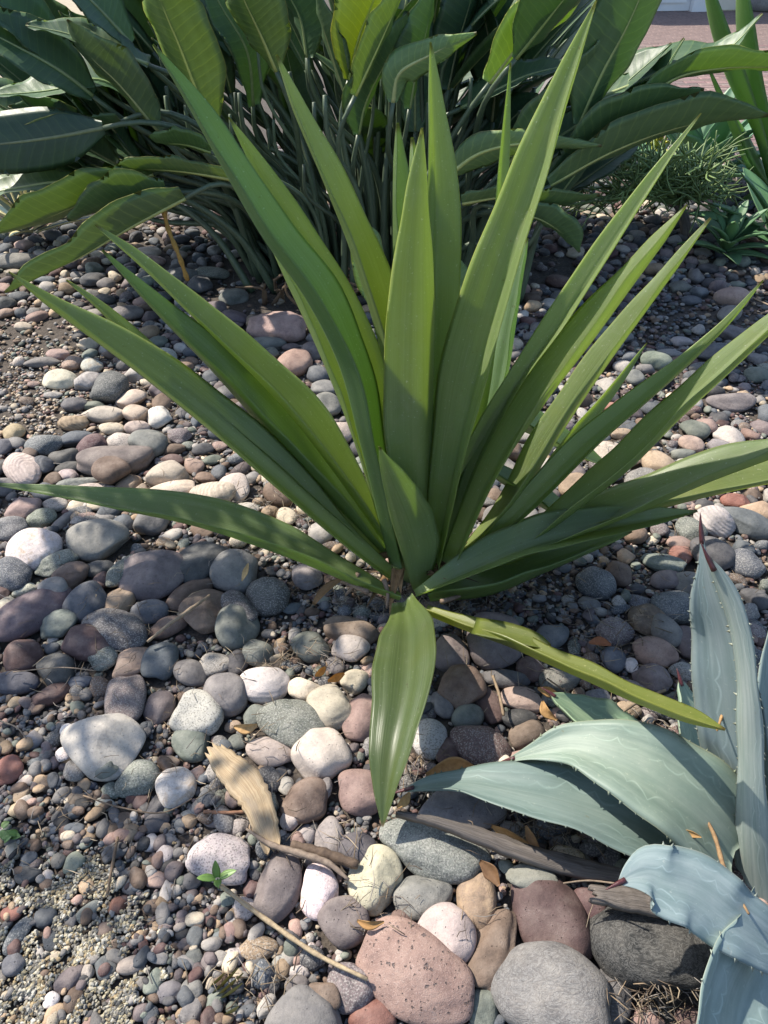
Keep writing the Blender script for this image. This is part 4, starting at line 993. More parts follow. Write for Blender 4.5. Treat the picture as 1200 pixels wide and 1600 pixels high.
BL = [  # sight-line leaves: points, depth base, depth tip, options
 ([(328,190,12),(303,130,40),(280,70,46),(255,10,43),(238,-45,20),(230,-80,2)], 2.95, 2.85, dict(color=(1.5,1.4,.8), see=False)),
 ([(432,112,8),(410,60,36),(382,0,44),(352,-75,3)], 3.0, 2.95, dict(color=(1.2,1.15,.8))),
 ([(162,200,10),(100,212,40),(30,222,46),(-60,230,36),(-150,240,3)], 2.9, 2.86, dict(color=(.5,.58,.72), trough=.15, roll=0)),  # dark bluish tint stands in for shade and sky sheen
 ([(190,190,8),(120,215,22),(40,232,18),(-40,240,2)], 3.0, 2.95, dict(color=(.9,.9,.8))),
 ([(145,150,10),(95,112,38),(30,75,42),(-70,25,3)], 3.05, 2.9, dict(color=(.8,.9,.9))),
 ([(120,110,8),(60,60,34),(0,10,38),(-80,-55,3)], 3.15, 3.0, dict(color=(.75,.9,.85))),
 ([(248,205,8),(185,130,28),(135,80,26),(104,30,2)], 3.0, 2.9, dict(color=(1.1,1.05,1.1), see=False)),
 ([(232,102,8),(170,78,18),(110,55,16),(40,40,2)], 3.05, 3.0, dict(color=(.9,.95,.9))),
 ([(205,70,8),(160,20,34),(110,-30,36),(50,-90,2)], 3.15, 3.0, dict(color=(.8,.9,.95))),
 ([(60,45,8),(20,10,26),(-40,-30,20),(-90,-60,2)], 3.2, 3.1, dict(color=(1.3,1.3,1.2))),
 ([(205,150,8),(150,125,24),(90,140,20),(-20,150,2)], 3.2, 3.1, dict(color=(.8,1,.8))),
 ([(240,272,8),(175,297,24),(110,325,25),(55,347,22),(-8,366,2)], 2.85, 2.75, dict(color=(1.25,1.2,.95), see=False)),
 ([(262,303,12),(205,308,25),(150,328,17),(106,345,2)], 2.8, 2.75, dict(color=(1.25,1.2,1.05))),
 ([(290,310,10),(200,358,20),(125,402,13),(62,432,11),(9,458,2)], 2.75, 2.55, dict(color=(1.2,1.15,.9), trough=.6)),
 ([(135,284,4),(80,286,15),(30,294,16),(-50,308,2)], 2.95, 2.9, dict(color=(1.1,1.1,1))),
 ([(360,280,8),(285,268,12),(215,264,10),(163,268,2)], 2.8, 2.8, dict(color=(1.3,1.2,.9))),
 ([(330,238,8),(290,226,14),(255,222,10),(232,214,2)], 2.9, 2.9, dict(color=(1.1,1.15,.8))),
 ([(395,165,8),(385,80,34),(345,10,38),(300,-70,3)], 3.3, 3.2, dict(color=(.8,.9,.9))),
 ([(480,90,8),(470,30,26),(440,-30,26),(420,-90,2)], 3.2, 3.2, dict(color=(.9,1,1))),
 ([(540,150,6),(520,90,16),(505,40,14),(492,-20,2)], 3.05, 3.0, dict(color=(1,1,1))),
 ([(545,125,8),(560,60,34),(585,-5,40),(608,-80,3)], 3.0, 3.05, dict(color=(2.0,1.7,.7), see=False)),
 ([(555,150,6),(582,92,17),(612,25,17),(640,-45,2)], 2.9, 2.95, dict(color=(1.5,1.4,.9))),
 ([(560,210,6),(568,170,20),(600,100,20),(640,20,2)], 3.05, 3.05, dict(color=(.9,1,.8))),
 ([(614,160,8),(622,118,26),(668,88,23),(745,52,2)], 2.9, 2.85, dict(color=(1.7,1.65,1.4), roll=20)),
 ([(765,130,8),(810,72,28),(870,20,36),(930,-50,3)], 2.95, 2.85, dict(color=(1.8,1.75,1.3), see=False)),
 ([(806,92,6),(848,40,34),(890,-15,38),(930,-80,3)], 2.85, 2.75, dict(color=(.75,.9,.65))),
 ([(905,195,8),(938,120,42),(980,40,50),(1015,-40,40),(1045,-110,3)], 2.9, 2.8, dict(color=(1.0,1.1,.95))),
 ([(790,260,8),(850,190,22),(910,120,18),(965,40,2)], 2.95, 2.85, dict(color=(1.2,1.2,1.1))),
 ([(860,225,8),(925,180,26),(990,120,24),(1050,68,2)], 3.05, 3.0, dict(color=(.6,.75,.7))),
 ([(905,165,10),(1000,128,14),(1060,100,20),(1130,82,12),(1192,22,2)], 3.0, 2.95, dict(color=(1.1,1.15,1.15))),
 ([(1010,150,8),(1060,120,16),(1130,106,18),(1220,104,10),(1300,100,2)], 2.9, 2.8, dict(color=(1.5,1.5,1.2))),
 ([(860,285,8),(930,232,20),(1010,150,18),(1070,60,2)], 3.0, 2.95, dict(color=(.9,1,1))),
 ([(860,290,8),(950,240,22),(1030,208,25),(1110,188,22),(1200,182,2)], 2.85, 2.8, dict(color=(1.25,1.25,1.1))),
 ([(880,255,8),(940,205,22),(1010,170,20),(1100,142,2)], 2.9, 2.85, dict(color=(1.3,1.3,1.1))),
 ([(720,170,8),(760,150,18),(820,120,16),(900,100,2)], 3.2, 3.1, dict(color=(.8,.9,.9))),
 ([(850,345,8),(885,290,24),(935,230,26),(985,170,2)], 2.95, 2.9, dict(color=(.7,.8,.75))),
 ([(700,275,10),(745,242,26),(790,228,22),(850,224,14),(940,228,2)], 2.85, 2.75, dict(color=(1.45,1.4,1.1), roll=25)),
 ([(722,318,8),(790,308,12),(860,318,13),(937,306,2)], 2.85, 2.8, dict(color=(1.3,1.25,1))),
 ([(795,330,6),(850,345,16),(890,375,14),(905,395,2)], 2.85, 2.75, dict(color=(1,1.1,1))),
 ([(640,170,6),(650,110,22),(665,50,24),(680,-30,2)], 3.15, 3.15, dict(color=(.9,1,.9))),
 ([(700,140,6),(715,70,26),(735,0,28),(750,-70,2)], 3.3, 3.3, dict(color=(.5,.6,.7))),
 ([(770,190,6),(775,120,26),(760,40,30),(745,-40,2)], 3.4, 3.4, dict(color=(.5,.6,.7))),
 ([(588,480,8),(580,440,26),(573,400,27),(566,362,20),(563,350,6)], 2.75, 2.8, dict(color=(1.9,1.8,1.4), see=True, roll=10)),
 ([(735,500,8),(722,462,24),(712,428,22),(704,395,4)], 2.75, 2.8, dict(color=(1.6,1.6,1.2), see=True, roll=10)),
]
for i, (pts, ya, yb, op) in enumerate(BL):
    op = dict(op); col = np.array(op.pop('color', (1, 1, 1)))
    op.setdefault('trough', 0.3)
    acc, P, T, NN, SS, hw = blade(pts, ('Y', ya), ('Y', yb), wmax=0.14, n=26, nu=9, thick=0.0025, root=BC, seed=80 + i, wave=0.005, **op)
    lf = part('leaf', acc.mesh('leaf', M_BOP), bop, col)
    n_ = len(P)
    sd_ = 1
    v, f, u = tube(P + NN * 0.001, np.linspace(0.0085, 0.0015, n_), 6)
    part('midrib', make_mesh('midrib', v, f, M_RIB), lf, np.clip(col, .6, 1.4))
    if i < 42: stalk_to(P[0], T[0])
# the fans of older leaves leaning out to both sides, behind the near ones
for i in range(62):
    if i < 46: ox, oy, a = 330 + rng.normal() * 30, 340 + rng.normal() * 30, math.radians(rng.uniform(112, 166))
    else: ox, oy, a = 760 + rng.normal() * 30, 330 + rng.normal() * 30, math.radians(rng.uniform(24, 56))
    L = rng.uniform(300, 470) if i < 46 else rng.uniform(200, 270)
    dx, dy = math.cos(a), -math.sin(a)
    sag = rng.uniform(0, 30)
    w_ = rng.uniform(17, 32)
    pts = [(ox + dx * L * q, oy + dy * L * q + sag * q * q, w_ * k) for q, k in ((.42, .25), (.58, .9), (.74, 1.0), (.9, .6), (1.0, .06))]
    y_ = rng.uniform(3.25, 3.9)
    acc, P, T, NN, SS, hw = blade(pts, ('Y', y_), ('Y', y_ + rng.uniform(-.15, .1)), wmax=.14, n=22, nu=7, thick=.0025, root=BC, seed=500 + i, wave=.005, trough=rng.uniform(.15, .6))
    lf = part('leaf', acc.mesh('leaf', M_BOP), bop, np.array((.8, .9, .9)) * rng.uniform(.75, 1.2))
    v, f, u = tube(P + NN * 0.001, np.linspace(0.0075, 0.0015, len(P)), 5)
    part('midrib', make_mesh('midrib', v, f, M_RIB), lf, (.8, .8, .8))
    stalk_to(P[0], T[0])
# hidden depth of the clump: more paddles and many stalks
for i in range(150):
    az = rng.uniform(0, 2 * math.pi); rr = rng.uniform(0.05, 0.62)
    b_ = np.array([BC[0] + math.cos(az) * rr * 1.25, 3.75 + math.sin(az) * rr * .85, 0])
    out = np.array([(b_[0] - BC[0]) * rng.uniform(.8, 2.0) + rng.normal() * .10, rng.uniform(-.1, .25), 0])
    hgt = rng.uniform(.30, .98)
    top = b_ + out * .7 + np.array([0, 0, hgt])
    if proj(top)[0] > 930 or (top[0] < -1.5): continue
    az2 = math.atan2(out[1], out[0]) + rng.normal() * .3
    el = rng.uniform(40, 84)
    v, f, u, P = rosette_leaf(rng.uniform(.42, .6), az2, el, rng.uniform(.065, .105), rng.uniform(5, 45), top, 16, 7, .25, .0025, lambda t: np.sin(np.pi * np.clip(.06 + .93 * t, 0, 1)) ** .65)
    if proj(P[-1])[0] > 1010: continue
    col = np.array((.75, .85, .8)) * rng.uniform(.7, 1.2)
    lf = part('leaf', make_mesh('leaf', v, f, M_BOP, u), bop, col)
    v, f, u = tube(P + np.array([0, 0, .001]), np.linspace(.006, .001, len(P)), 5)
    part('midrib', make_mesh('midrib', v, f, M_RIB), lf)
    stalk_to(P[0], unit(P[1] - P[0]), base=b_)
for i in range(85):
    az = rng.uniform(0, 2 * math.pi); rr = rng.uniform(0, 1) ** .5
    b_ = np.array([BC[0] + math.cos(az) * rr * .62, 3.4 + math.sin(az) * rr * .42, 0])
    p = b_ + np.array([(b_[0] - BC[0]) * rng.uniform(.35, 1.1) + rng.normal() * .06, rng.normal() * .08, rng.uniform(.55, .95)])
    if proj(p)[0] > 900 : continue
    stalk_to(p, np.array([0, 0, 1.0]), rng.uniform(.008, .014), base=b_, color=np.array((1, 1, 1)) * rng.uniform(.6, 1.5))
# the dying stalk hanging on the near side
P = curve3([at_y(255, 325, 2.78), at_y(262, 355, 2.76), at_y(278, 395, 2.72), at_y(293, 438, 2.72)], 16)
v, f, u = tube(P, .0085 + .0022 * np.sin(np.arange(16) * 1.9), 7)
o = part('dead_stalk', make_mesh('dead_stalk', v, f, M_TWIG), bop, (1.5, 1.1, .35)); o['label'] = 'yellow brown withered stalk hanging to the stones'
for i in range(26):
    b_ = np.array([rng.uniform(-.62, .05), rng.uniform(2.95, 3.15), 0.0])
    P = curve3([b_, b_ + np.array([rng.normal() * .03, -.02, .07]), b_ + np.array([rng.normal() * .09, -.05 + rng.normal() * .03, rng.uniform(.06, .16)])], 7)
    v, f, u = tube(P, np.linspace(.010, .003, 7), 5)
    part('dead_sheath', make_mesh('dead_sheath', v, f, M_TWIG), bop, np.array((.75, .62, .5)) * rng.uniform(.6, 1.3))

# ------------------------------------------------------------------ plants further off
def rosette(name, label, base, n, L, w, elr, curl, mat, color, trough=.3, prof=None, cat='plant', thick=.006):
    t = thing(name, label, cat, base)
    for i in range(n):
        q = i / max(n - 1, 1)
        az = i * 2.39996 + rng.normal() * .15
        el = elr[0] + (elr[1] - elr[0]) * q
        v, f, u, P = rosette_leaf(L * rng.uniform(.8, 1.1) * (1 - .25 * q), az, el, w * rng.uniform(.85, 1.1), curl * rng.uniform(.6, 1.3), np.array(base) + np.array([0, 0, .03 + .05 * q]), 14, 7, trough, thick, prof)
        part('leaf', make_mesh('leaf', v, f, mat, u), t, np.array(color) * rng.uniform(.85, 1.15))
    return t
sword = lambda t: np.clip(1.15 - t ** 2.2 * 1.15, .02, 1) * np.clip(.75 + t, .7, 1)
paddle = lambda t: np.sin(np.pi * np.clip(.16 + .84 * t, 0, 1)) ** .75 + .01
bs1 = at_z(1128, 408, 0)
rosette('agave_rosette', 'small soft green agave rosette beside the grey gravel', bs1, 17, .24, .035, (12, 75), 30, M_SOFT, (.85, 1, .85), prof=paddle)
bs2 = at_z(1210, 395, 0)
rosette('agave_rosette', 'larger soft green agave with broad pointed leaves at the frame edge', bs2, 15, .42, .07, (15, 78), 18, M_SOFT, (.8, 1, .8), prof=paddle)
bs3 = at_z(1085, 300, 0)
rosette('agave_rosette', 'blue green broad-leaved agave behind the pencil shrub', bs3, 18, .62, .085, (22, 80), 22, M_SOFT, (1.05, 1.25, 1.35), prof=paddle)
bs4 = at_z(52, 375, 0)
rosette('striped_agave', 'blue agave with cream striped leaf margins behind the paradise leaves', bs4, 30, .50, .027, (18, 80), 15, M_VAR, (1, 1, 1), prof=sword)
bs5 = at_z(-95, 300, 0)
rosette('striped_agave', 'second cream striped agave by the pale path edge', bs5, 22, .6, .028, (18, 80), 15, M_VAR, (1, 1, 1), prof=sword)
# tall strap-leaved plant at the edge
sb = at_z(1222, 330, 0)
st_ = thing('strap_plant', 'tall strap-leaved yucca standing at the brick paving edge', 'plant', tuple(sb))
for i, pts in enumerate([[(1215,320,7),(1180,200,9),(1145,120,15),(1118,40,13),(1095,-60,2)], [(1215,320,8),(1195,220,12),(1172,130,15),(1160,40,14),(1155,-70,2)], [(1220,330,7),(1170,260,8),(1140,190,7),(1108,110,2)],
                         [(1225,320,8),(1225,200,14),(1230,60,14),(1240,-60,2)], [(1212,330,6),(1190,280,8),(1165,230,8),(1145,180,2)], [(1225,330,6),(1195,310,10),(1150,330,7),(1120,350,2)]]):
    acc = blade(pts, ('Y', sb[1] + .02 * i), ('Y', sb[1] + .05), wmax=.08, n=24, nu=7, thick=.004, root=sb, seed=200 + i, slim=.1)[0]
    part('leaf', acc.mesh('leaf', M_YUCCA), st_, (.8, 1., .9))
# pencil shrub
pb = at_z(1072, 372, 0)
sh = thing('pencil_shrub', 'low shrub of thin green pencil stems behind the grey cobbles', 'shrub', tuple(pb))
v, f, u = tube(curve3([pb, pb + np.array([-.03, .02, .10]), pb + np.array([-.12, .03, .20])], 8), np.linspace(.03, .018, 8), 8)
part('trunk', make_mesh('trunk', v, f, M_BARK, u), sh)
for k in range(34):
    a0 = pb + np.array([-.06, .02, .16])
    px = 880 + (k / 33) * 265 + rng.normal() * 16; py = rng.uniform(228, 330)
    p1 = at_y(px, py, pb[1] + rng.uniform(-.25, .35))
    acc = Acc()
    main = curve3([a0, (a0 + p1) / 2 + np.array([rng.normal() * .04, rng.normal() * .04, .05]), p1], 12)
    acc.add(*tube(main, np.linspace(.011, .005, 12), 5))
    for q in range(22):
        s0 = main[rng.integers(4, 12)]
        dv = unit(unit(main[-1] - main[0]) * .5 + rng.normal(size=3) * .75 + np.array([.12, 0, .15]))
        ln = rng.uniform(.07, .19)
        e_ = s0 + dv * ln
        if e_[2] < .03: e_[2] = .05
        acc.add(*tube(curve3([s0, s0 + dv * ln * .55 + rng.normal(size=3) * .01, e_], 5), np.linspace(.0048, .0032, 5), 4))
    part('branch', acc.mesh('branch', M_PENCIL), sh, np.array((.85, 1, .8)) * rng.uniform(.75, 1.25))
def fire(base_px, label, n, tops):
    b_ = at_z(*base_px, 0)
    t = thing('pencil_shrub', label, 'shrub', tuple(b_))
    for k in range(n):
        p1 = at_y(rng.uniform(tops[0], tops[1]), rng.uniform(tops[2], tops[3]), b_[1] + rng.normal() * .08)
        acc = Acc()
        main = curve3([b_ + rng.normal(size=3) * np.array([.05, .05, 0]), (b_ + p1) / 2 + rng.normal(size=3) * .03, p1], 8)
        acc.add(*tube(main, np.linspace(.011, .006, 8), 5))
        for q in range(3):
            s0 = main[rng.integers(4, 8)]
            acc.add(*tube(curve3([s0, s0 + np.array([rng.normal() * .04, rng.normal() * .03, .06]), s0 + np.array([rng.normal() * .07, rng.normal() * .05, rng.uniform(.1, .2)])], 5), np.linspace(.007, .005, 5), 4))
        part('stem', acc.mesh('stem', M_PENCIL), t, np.array((2.6, 2.1, .8)) * rng.uniform(.7, 1.2))
fire((1035, 285), 'yellow tipped pencil shrub rising behind the green one', 16, (985, 1110, 165, 235))
fire((925, 215), 'yellow pencil stems peeping between paradise leaves at the paving', 12, (905, 985, 60, 130))

# ------------------------------------------------------------------ fallen things
def sticks(name, rows, label=None, cat='twig', mat=M_TWIG, color=(1, 1, 1), sides=6, group=None):
    """rows: (x, y, z, radius)"""
    P = np.array([at_z(x, y, z) for x, y, z, r in rows])
    n = max(10, 5 * len(rows))
    Q = curve3(P, n)
    R = np.interp(np.linspace(0, 1, n), np.linspace(0, 1, len(rows)), [r[3] for r in rows])
    R = R * (1 + .12 * np.sin(np.arange(n) * 2.1))
    c = Q[0].copy()
    v, f, u = tube(Q - c, R, sides)
    o = obj(name, make_mesh(name, v, f, mat, u), color=color, loc=c)
    return tag(o, label, cat, group)
sticks('straw_stem', [(345, 1384, .035, .0035), (420, 1440, .04, .0042), (500, 1494, .045, .0040), (574, 1530, .05, .003)], 'long straw coloured stem lying from the sprout to the pitted boulder', 'stem', color=(1.5, 1.45, 1.2))
sticks('dry_branch', [(385, 1295, .05, .002), (420, 1318, .05, .005), (470, 1334, .055, .0065), (515, 1350, .055, .006), (545, 1375, .05, .003)], 'twisted grey dry branch below the splintered wood', 'branch', color=(.9, .85, .85))
sticks('dry_branch', [(455, 1320, .045, .008), (500, 1332, .045, .010), (560, 1352, .04, .008)], 'dark dry branch lying behind the cream boulder', 'branch', color=(.45, .38, .34))
sticks('dry_twig', [(230, 1003, .06, .003), (265, 975, .075, .0042), (300, 950, .085, .0048), (328, 930, .085, .003)], 'pale dry twig leaning across the shaded cobbles', color=(1.05, 1.0, .9))
sticks('dry_twig', [(168, 1396, .02, .0025), (176, 1350, .022, .0032), (184, 1308, .02, .003)], 'short brown twig upright among dark pebbles', color=(.7, .6, .5))
sticks('dry_twig', [(130, 1243, .03, .0014), (190, 1262, .035, .0016), (262, 1268, .03, .0014), (300, 1248, .035, .001)], 'thin bent twig in front of the white quartz lump', color=(.8, .7, .6))
sticks('dry_twig', [(318, 1268, .025, .003), (352, 1270, .025, .0035), (385, 1268, .025, .003)], 'reddish stub of twig touching the wood chip', color=(1.0, .65, .5))
sticks('dry_twig', [(770, 1056, .05, .003), (780, 1085, .05, .0035), (787, 1118, .045, .003)], 'short pale twig wedged beside the rusty oval stone', color=(1, .9, .75))
sticks('dry_twig', [(965, 1118, .06, .003), (1000, 1095, .06, .0036), (1040, 1078, .06, .003)], 'grey twig under the torn leaf end', color=(.85, .8, .7))
sticks('dry_twig', [(1062, 1185, .10, .002), (1092, 1262, .12, .003), (1110, 1292, .13, .0036), (1138, 1372, .17, .004), (1170, 1428, .19, .002)], 'brown bare twig lying over the agave leaves', color=(.95, .75, .5))
sticks('dry_twig', [(1146, 1078, .30, .002), (1132, 1108, .28, .003), (1120, 1142, .26, .002)], 'curled tan scrap caught on the tall agave leaf', color=(1.5, 1.1, .65))
sticks('straw_stem', [(1130, 1464, .06, .0016), (1150, 1500, .06, .002), (1180, 1518, .06, .002), (1215, 1525, .06, .0016)], 'pale curved straw under the bluest agave leaf', 'stem', color=(1.7, 1.6, 1.3))
sticks('dry_twig', [(880, 1380, .12, .0012), (915, 1376, .13, .0016), (960, 1380, .16, .0016)], 'thin grey twig at the agave spine above the maroon stone', color=(.7, .65, .6))
sticks('dry_twig', [(700, 935, .03, .003), (760, 920, .03, .004), (835, 890, .03, .003)], 'dark twig on fine gravel under the yucca leaf', color=(.8, .7, .65))
sticks('dry_twig', [(855, 1060, .05, .002), (905, 1098, .05, .002), (930, 1130, .05, .001)], 'hair thin twig across the grey pitted stone', color=(.9, .8, .7))
sticks('dry_twig', [(1140, 447, .03, .003), (1165, 460, .03, .003), (1205, 478, .03, .003)], 'pale straight twig on the rear gravel near the soft rosette', color=(1.4, 1.3, 1.2))
sticks('dry_twig', [(20, 1050, .05, .0012), (100, 1043, .05, .0014), (150, 1048, .05, .0012)], 'fine pale stalk over the dark cobbles', color=(1.2, 1.1, 1.0))
sticks('dry_twig', [(0, 1126, .025, .0016), (30, 1140, .03, .0016), (45, 1160, .02, .0014)], 'short grey stick on the pebbles at the frame edge', color=(.9, .9, .9))

def plank(name, rows, thick, mat, label, cat, seed=0, ragged=.12):
    """flat strip of wood: rows x, y, half width px, z"""
    r = np.random.default_rng(seed)
    Q, t = spline(rows, 30)
    P = np.array([at_z(q[0], q[1], q[3]) for q in Q])
    T = unit(np.gradient(P, axis=0)); S = unit(np.cross(T, np.array([0, 0, 1.0]))); NN = np.cross(S, T)
    hw = Q[:, 2] * ((P - CP) @ FW) / F * (1 + ragged * r.normal(size=30) * .35)
    nu = 9
    us = np.linspace(-1, 1, nu)
    c = P[0].copy()
    top = P[:, None] + S[:, None] * us[None, :, None] * hw[:, None, None] + NN[:, None] * (thick * (1 - .5 * us[None, :, None] ** 2) + r.normal(size=(30, nu, 1)) * thick * .13)
    # splintered ends
    for e, s_ in ((0, -1), (29, 1)):
        top[e] += T[e] * s_ * r.uniform(0, .022, (nu, 1))
    bot = top - NN[:, None] * thick * 1.6
    v = np.concatenate([top, bot], 1).reshape(-1, 3) - c
    u = np.stack([np.tile(np.concatenate([(us + 1) / 2] * 2), 30), np.repeat(t, 2 * nu)], 1)
    st = 2 * nu; f = []
    for i in range(29):
        A, B = i * st, (i + 1) * st
        for j in range(nu - 1):
            f.append((A + j, A + j + 1, B + j + 1, B + j)); f.append((A + nu + j + 1, A + nu + j, B + nu + j, B + nu + j + 1))
        f.append((A + nu, A, B, B + nu)); f.append((A + nu - 1, A + st - 1, B + st - 1, B + nu - 1))
    for A in (0, 29 * st):
        for j in range(nu - 1): f.append((A + j, A + nu + j, A + nu + j + 1, A + j + 1))
    return tag(obj(name, make_mesh(name, v, f, mat, u), loc=c), label, cat)
plank('wood_chip', [(338, 1176, 14, .045), (352, 1192, 21, .05), (376, 1216, 26, .055), (398, 1246, 24, .055), (412, 1280, 21, .05), (424, 1318, 15, .04)], .007, M_CHIP, 'splintered pale yellow chip of wood lying on cobbles', 'wood chip', 4)
plank('bark_strip', [(636, 1274, 3, .08), (690, 1286, 7, .082), (750, 1306, 11, .075), (830, 1335, 14, .06), (900, 1354, 14, .05), (970, 1368, 10, .05)], .009, M_BARK, 'weathered grey strip of bark under the blue agave leaf', 'bark', 5)
plank('bark_strip', [(938, 1398, 12, .09), (985, 1405, 17, .09), (1040, 1418, 15, .08), (1080, 1440, 6, .07)], .008, M_BARK, 'dark broken bark scrap resting on the black veined boulder', 'bark', 6)

def dry_leaf(rows, z0, z1, label, color, curl=.5, seed=0):
    acc = blade(rows, ('z', z0), ('z', z1), wmax=.05, n=16, nu=7, trough=curl, thick=.0012, root=(0, 0, 0), seed=seed, roll=20)[0]
    V = np.concatenate(acc.v); c = V[0].copy()
    me = make_mesh('dry_leaf', V - c, acc.f, M_DRYLEAF, np.concatenate(acc.u))
    return tag(obj('dry_leaf', me, color=color, loc=c), label, 'dry leaf', 'dry leaves fallen among the stones')
dry_leaf([(1062, 1296, 1), (1078, 1302, 6), (1096, 1308, 1)], .15, .15, 'small tan dry leaf lying on the wide agave leaf', (1.3, 1.1, .8), seed=1)
dry_leaf([(1140, 1374, 1), (1155, 1384, 6), (1172, 1394, 1)], .19, .19, 'ochre dry leaf hanging on the bare twig', (1.3, .95, .5), seed=2)
dry_leaf([(768, 1290, 2), (790, 1302, 9), (826, 1318, 2)], .05, .05, 'long tan dry leaf in the shade behind the bark strip', (1.0, .85, .6), seed=3)
dry_leaf([(822, 1290, 2), (832, 1312, 8), (845, 1330, 1)], .06, .05, 'narrow brown dry leaf standing behind the bark strip', (.9, .7, .5), seed=4)
dry_leaf([(665, 1210, 3), (710, 1196, 18), (755, 1208, 3)], .06, .06, 'curled orange tan leaf under the long agave tip', (1.25, .95, .65), seed=5)
dry_leaf([(750, 1345, 3), (768, 1362, 13), (780, 1384, 3)], .06, .05, 'dark brown curled leaf at the granite block corner', (.45, .33, .25), seed=6)
dry_leaf([(620, 1262, 2), (632, 1250, 8), (640, 1238, 2)], .05, .06, 'pale dry leaf beside the drooping leaf tip', (1.4, 1.2, .9), seed=7)
dry_leaf([(512, 1064, 2), (525, 1058, 7), (538, 1052, 2)], .05, .05, 'bright orange scrap of leaf near the cream stones', (1.7, .9, .25), seed=8)
dry_leaf([(492, 1056, 2), (500, 1050, 6), (508, 1042, 2)], .05, .05, 'small orange curl between twigs by the crown', (1.7, 1.0, .3), seed=9)
dry_leaf([(378, 908, 1), (384, 894, 5), (388, 880, 1)], .10, .12, 'white dry leaf stuck between two dark cobbles', (1.6, 1.5, 1.3), seed=10)
dry_leaf([(490, 945, 3), (505, 925, 7), (540, 900, 2)], .06, .09, 'dead brown curl beside the yucca crown', (.7, .55, .45), seed=11)
dry_leaf([(365, 1135, 2), (385, 1138, 9), (402, 1132, 2)], .04, .04, 'cream dry leaf beside the granite cobble', (1.5, 1.3, 1.0), seed=12)
dry_leaf([(840, 1075, 2), (858, 1080, 9), (876, 1088, 2)], .06, .06, 'folded tan dry leaf by the grey pitted stone', (1.1, .9, .6), seed=13)
dry_leaf([(870, 1125, 2), (852, 1110, 8), (848, 1095, 2)], .05, .07, 'pale tan dry leaf against the green agave leaf', (1.2, 1.0, .75), seed=14)
dry_leaf([(920, 1005, 2), (935, 1003, 8), (955, 1008, 2)], .04, .04, 'reddish brown dry leaf behind the dark round stone', (.75, .4, .3), seed=15)
dry_leaf([(1005, 1130, 2), (1015, 1142, 8), (1025, 1150, 2)], .04, .04, 'tan leaf scrap in front of the torn leaf', (1.2, .95, .6), seed=16)
dry_leaf([(600, 1440, 2), (575, 1445, 7), (558, 1438, 2)], .06, .06, 'tan dry leaf behind the pitted pink boulder', (1.1, .85, .55), seed=17)
dry_leaf([(1055, 1420, 2), (1085, 1440, 6), (1118, 1468, 2)], .10, .08, 'rusty brown dead strip along the bluest agave leaf', (.9, .65, .5), seed=18)

sp = thing('sprout', 'tiny bright green sprout with four leaves among pebbles', 'sprout', tuple(at_z(342, 1388, .03)))
spb = np.array(sp.location)
v, f, u = tube(curve3([spb, spb + np.array([0, .004, .012]), spb + np.array([0, .006, .024])], 6), .0014, 5)
part('stem', make_mesh('stem', v, f, M_GREEN), sp)
for az, L, el in ((1.7, .034, 70), (3.2, .032, 22), (0.3, .032, 25), (5.0, .018, 30)):
    v, f, u, P = rosette_leaf(L, az, el, .007, 15, spb + np.array([0, .006, .022]), 10, 5, .3, .0006, paddle)
    part('leaf', make_mesh('leaf', v, f, M_GREEN, u), sp)
wd = thing('weed', 'low green weed on the pebbles at the frame edge', 'weed', tuple(at_z(8, 1308, .02)))
wb = np.array(wd.location)
for k in range(8):
    v, f, u, P = rosette_leaf(rng.uniform(.014, .024), rng.uniform(0, 6.28), rng.uniform(15, 50), .007, 25, wb + np.array([rng.normal() * .012, rng.normal() * .01, .004]), 8, 5, .3, .0006, paddle)
    part('leaf', make_mesh('leaf', v, f, M_GREEN, u), wd)
gt = thing('grass_tuft', 'few dry olive grass blades in the soil gap', 'grass', tuple(at_z(340, 1545, .0)))
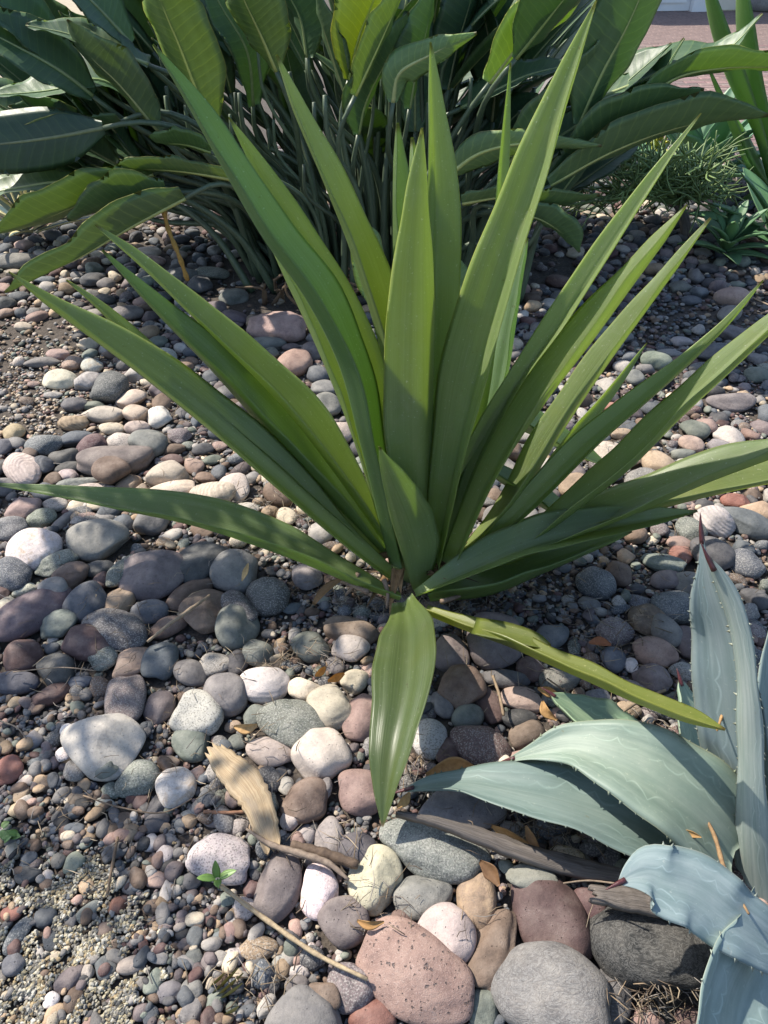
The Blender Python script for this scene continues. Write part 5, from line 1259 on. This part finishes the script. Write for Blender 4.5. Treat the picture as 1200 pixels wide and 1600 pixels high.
for k, (x, y, x2, y2) in enumerate([(332, 1552, 372, 1512), (336, 1558, 380, 1520), (345, 1560, 378, 1536), (352, 1585, 372, 1572), (330, 1540, 350, 1520)]):
    acc = blade([(x, y, 1.2), ((x + x2) / 2, (y + y2) / 2, 2.6), (x2, y2, .8)], ('z', .012), ('z', .035), wmax=.01, n=10, nu=5, thick=.0008, root=(0, 0, 0), seed=300 + k)[0]
    part('blade', acc.mesh('blade', M_DRYLEAF), gt, (.75, .95, .5))

# fine litter: broken stems and needles nobody could count
acc_v, acc_f, acc_t, nv = [], [], [], 0
spots = [(630, 945, 60, 18, 140), (200, 960, 140, 90, 90), (380, 1200, 90, 90, 60), (700, 1420, 120, 80, 20), (1000, 900, 110, 80, 90), (300, 680, 180, 90, 60),(470, 440, 60, 22, 420), (540, 930, 60, 40, 90), (800, 1030, 130, 80, 80), (660, 1220, 40, 40, 60), (840, 1310, 70, 26, 120), (1035, 1568, 60, 26, 130), (1000, 1160, 60, 60, 120), (940, 1000, 90, 70, 130),
         (470, 1040, 80, 20, 90), (400, 1545, 60, 40, 40), (590, 1440, 40, 30, 18), (520, 1330, 60, 40, 22), (130, 1050, 110, 60, 24), (430, 800, 60, 40, 120), (200, 1320, 150, 120, 50), (720, 940, 80, 20, 80), (830, 410, 80, 22, 120), (930, 700, 60, 30, 60)]
for cx, cy, sx, sy, n in spots:
    for q in range(n):
        px, py = cx + rng.normal() * sx * .7, cy + rng.normal() * sy * .7
        g = at_z(px, py, 0.0)
        pt = patch(g[0], g[1], .01)
        hz = float(np.median(pt[0])) if pt is not None and pt[0].size else 0
        if hz > .05: continue
        a = rng.uniform(0, math.pi); L = rng.uniform(.01, .05); rr = rng.uniform(.0004, .0011)
        d = np.array([math.cos(a), math.sin(a), rng.normal() * .2])
        c = np.array([g[0], g[1], hz + .004 + rng.random() * .012])
        v, f, u = tube(np.array([c - d * L / 2, c + rng.normal(size=3) * .003, c + d * L / 2]), [rr, rr * 1.1, rr * .6], 4)
        acc_v.append(v); acc_f += [tuple(i + nv for i in t) for t in f]; nv += len(v)
        acc_t.append(np.repeat((np.array([(.30, .22, .14), (.40, .32, .22), (.18, .13, .09), (.33, .29, .25)][rng.integers(4)]) * rng.uniform(.4, .95))[None], len(v), 0))
o = obj('litter', make_mesh('litter', np.concatenate(acc_v), acc_f, M_GRIT, tint=np.concatenate(acc_t))); o['kind'] = 'stuff'
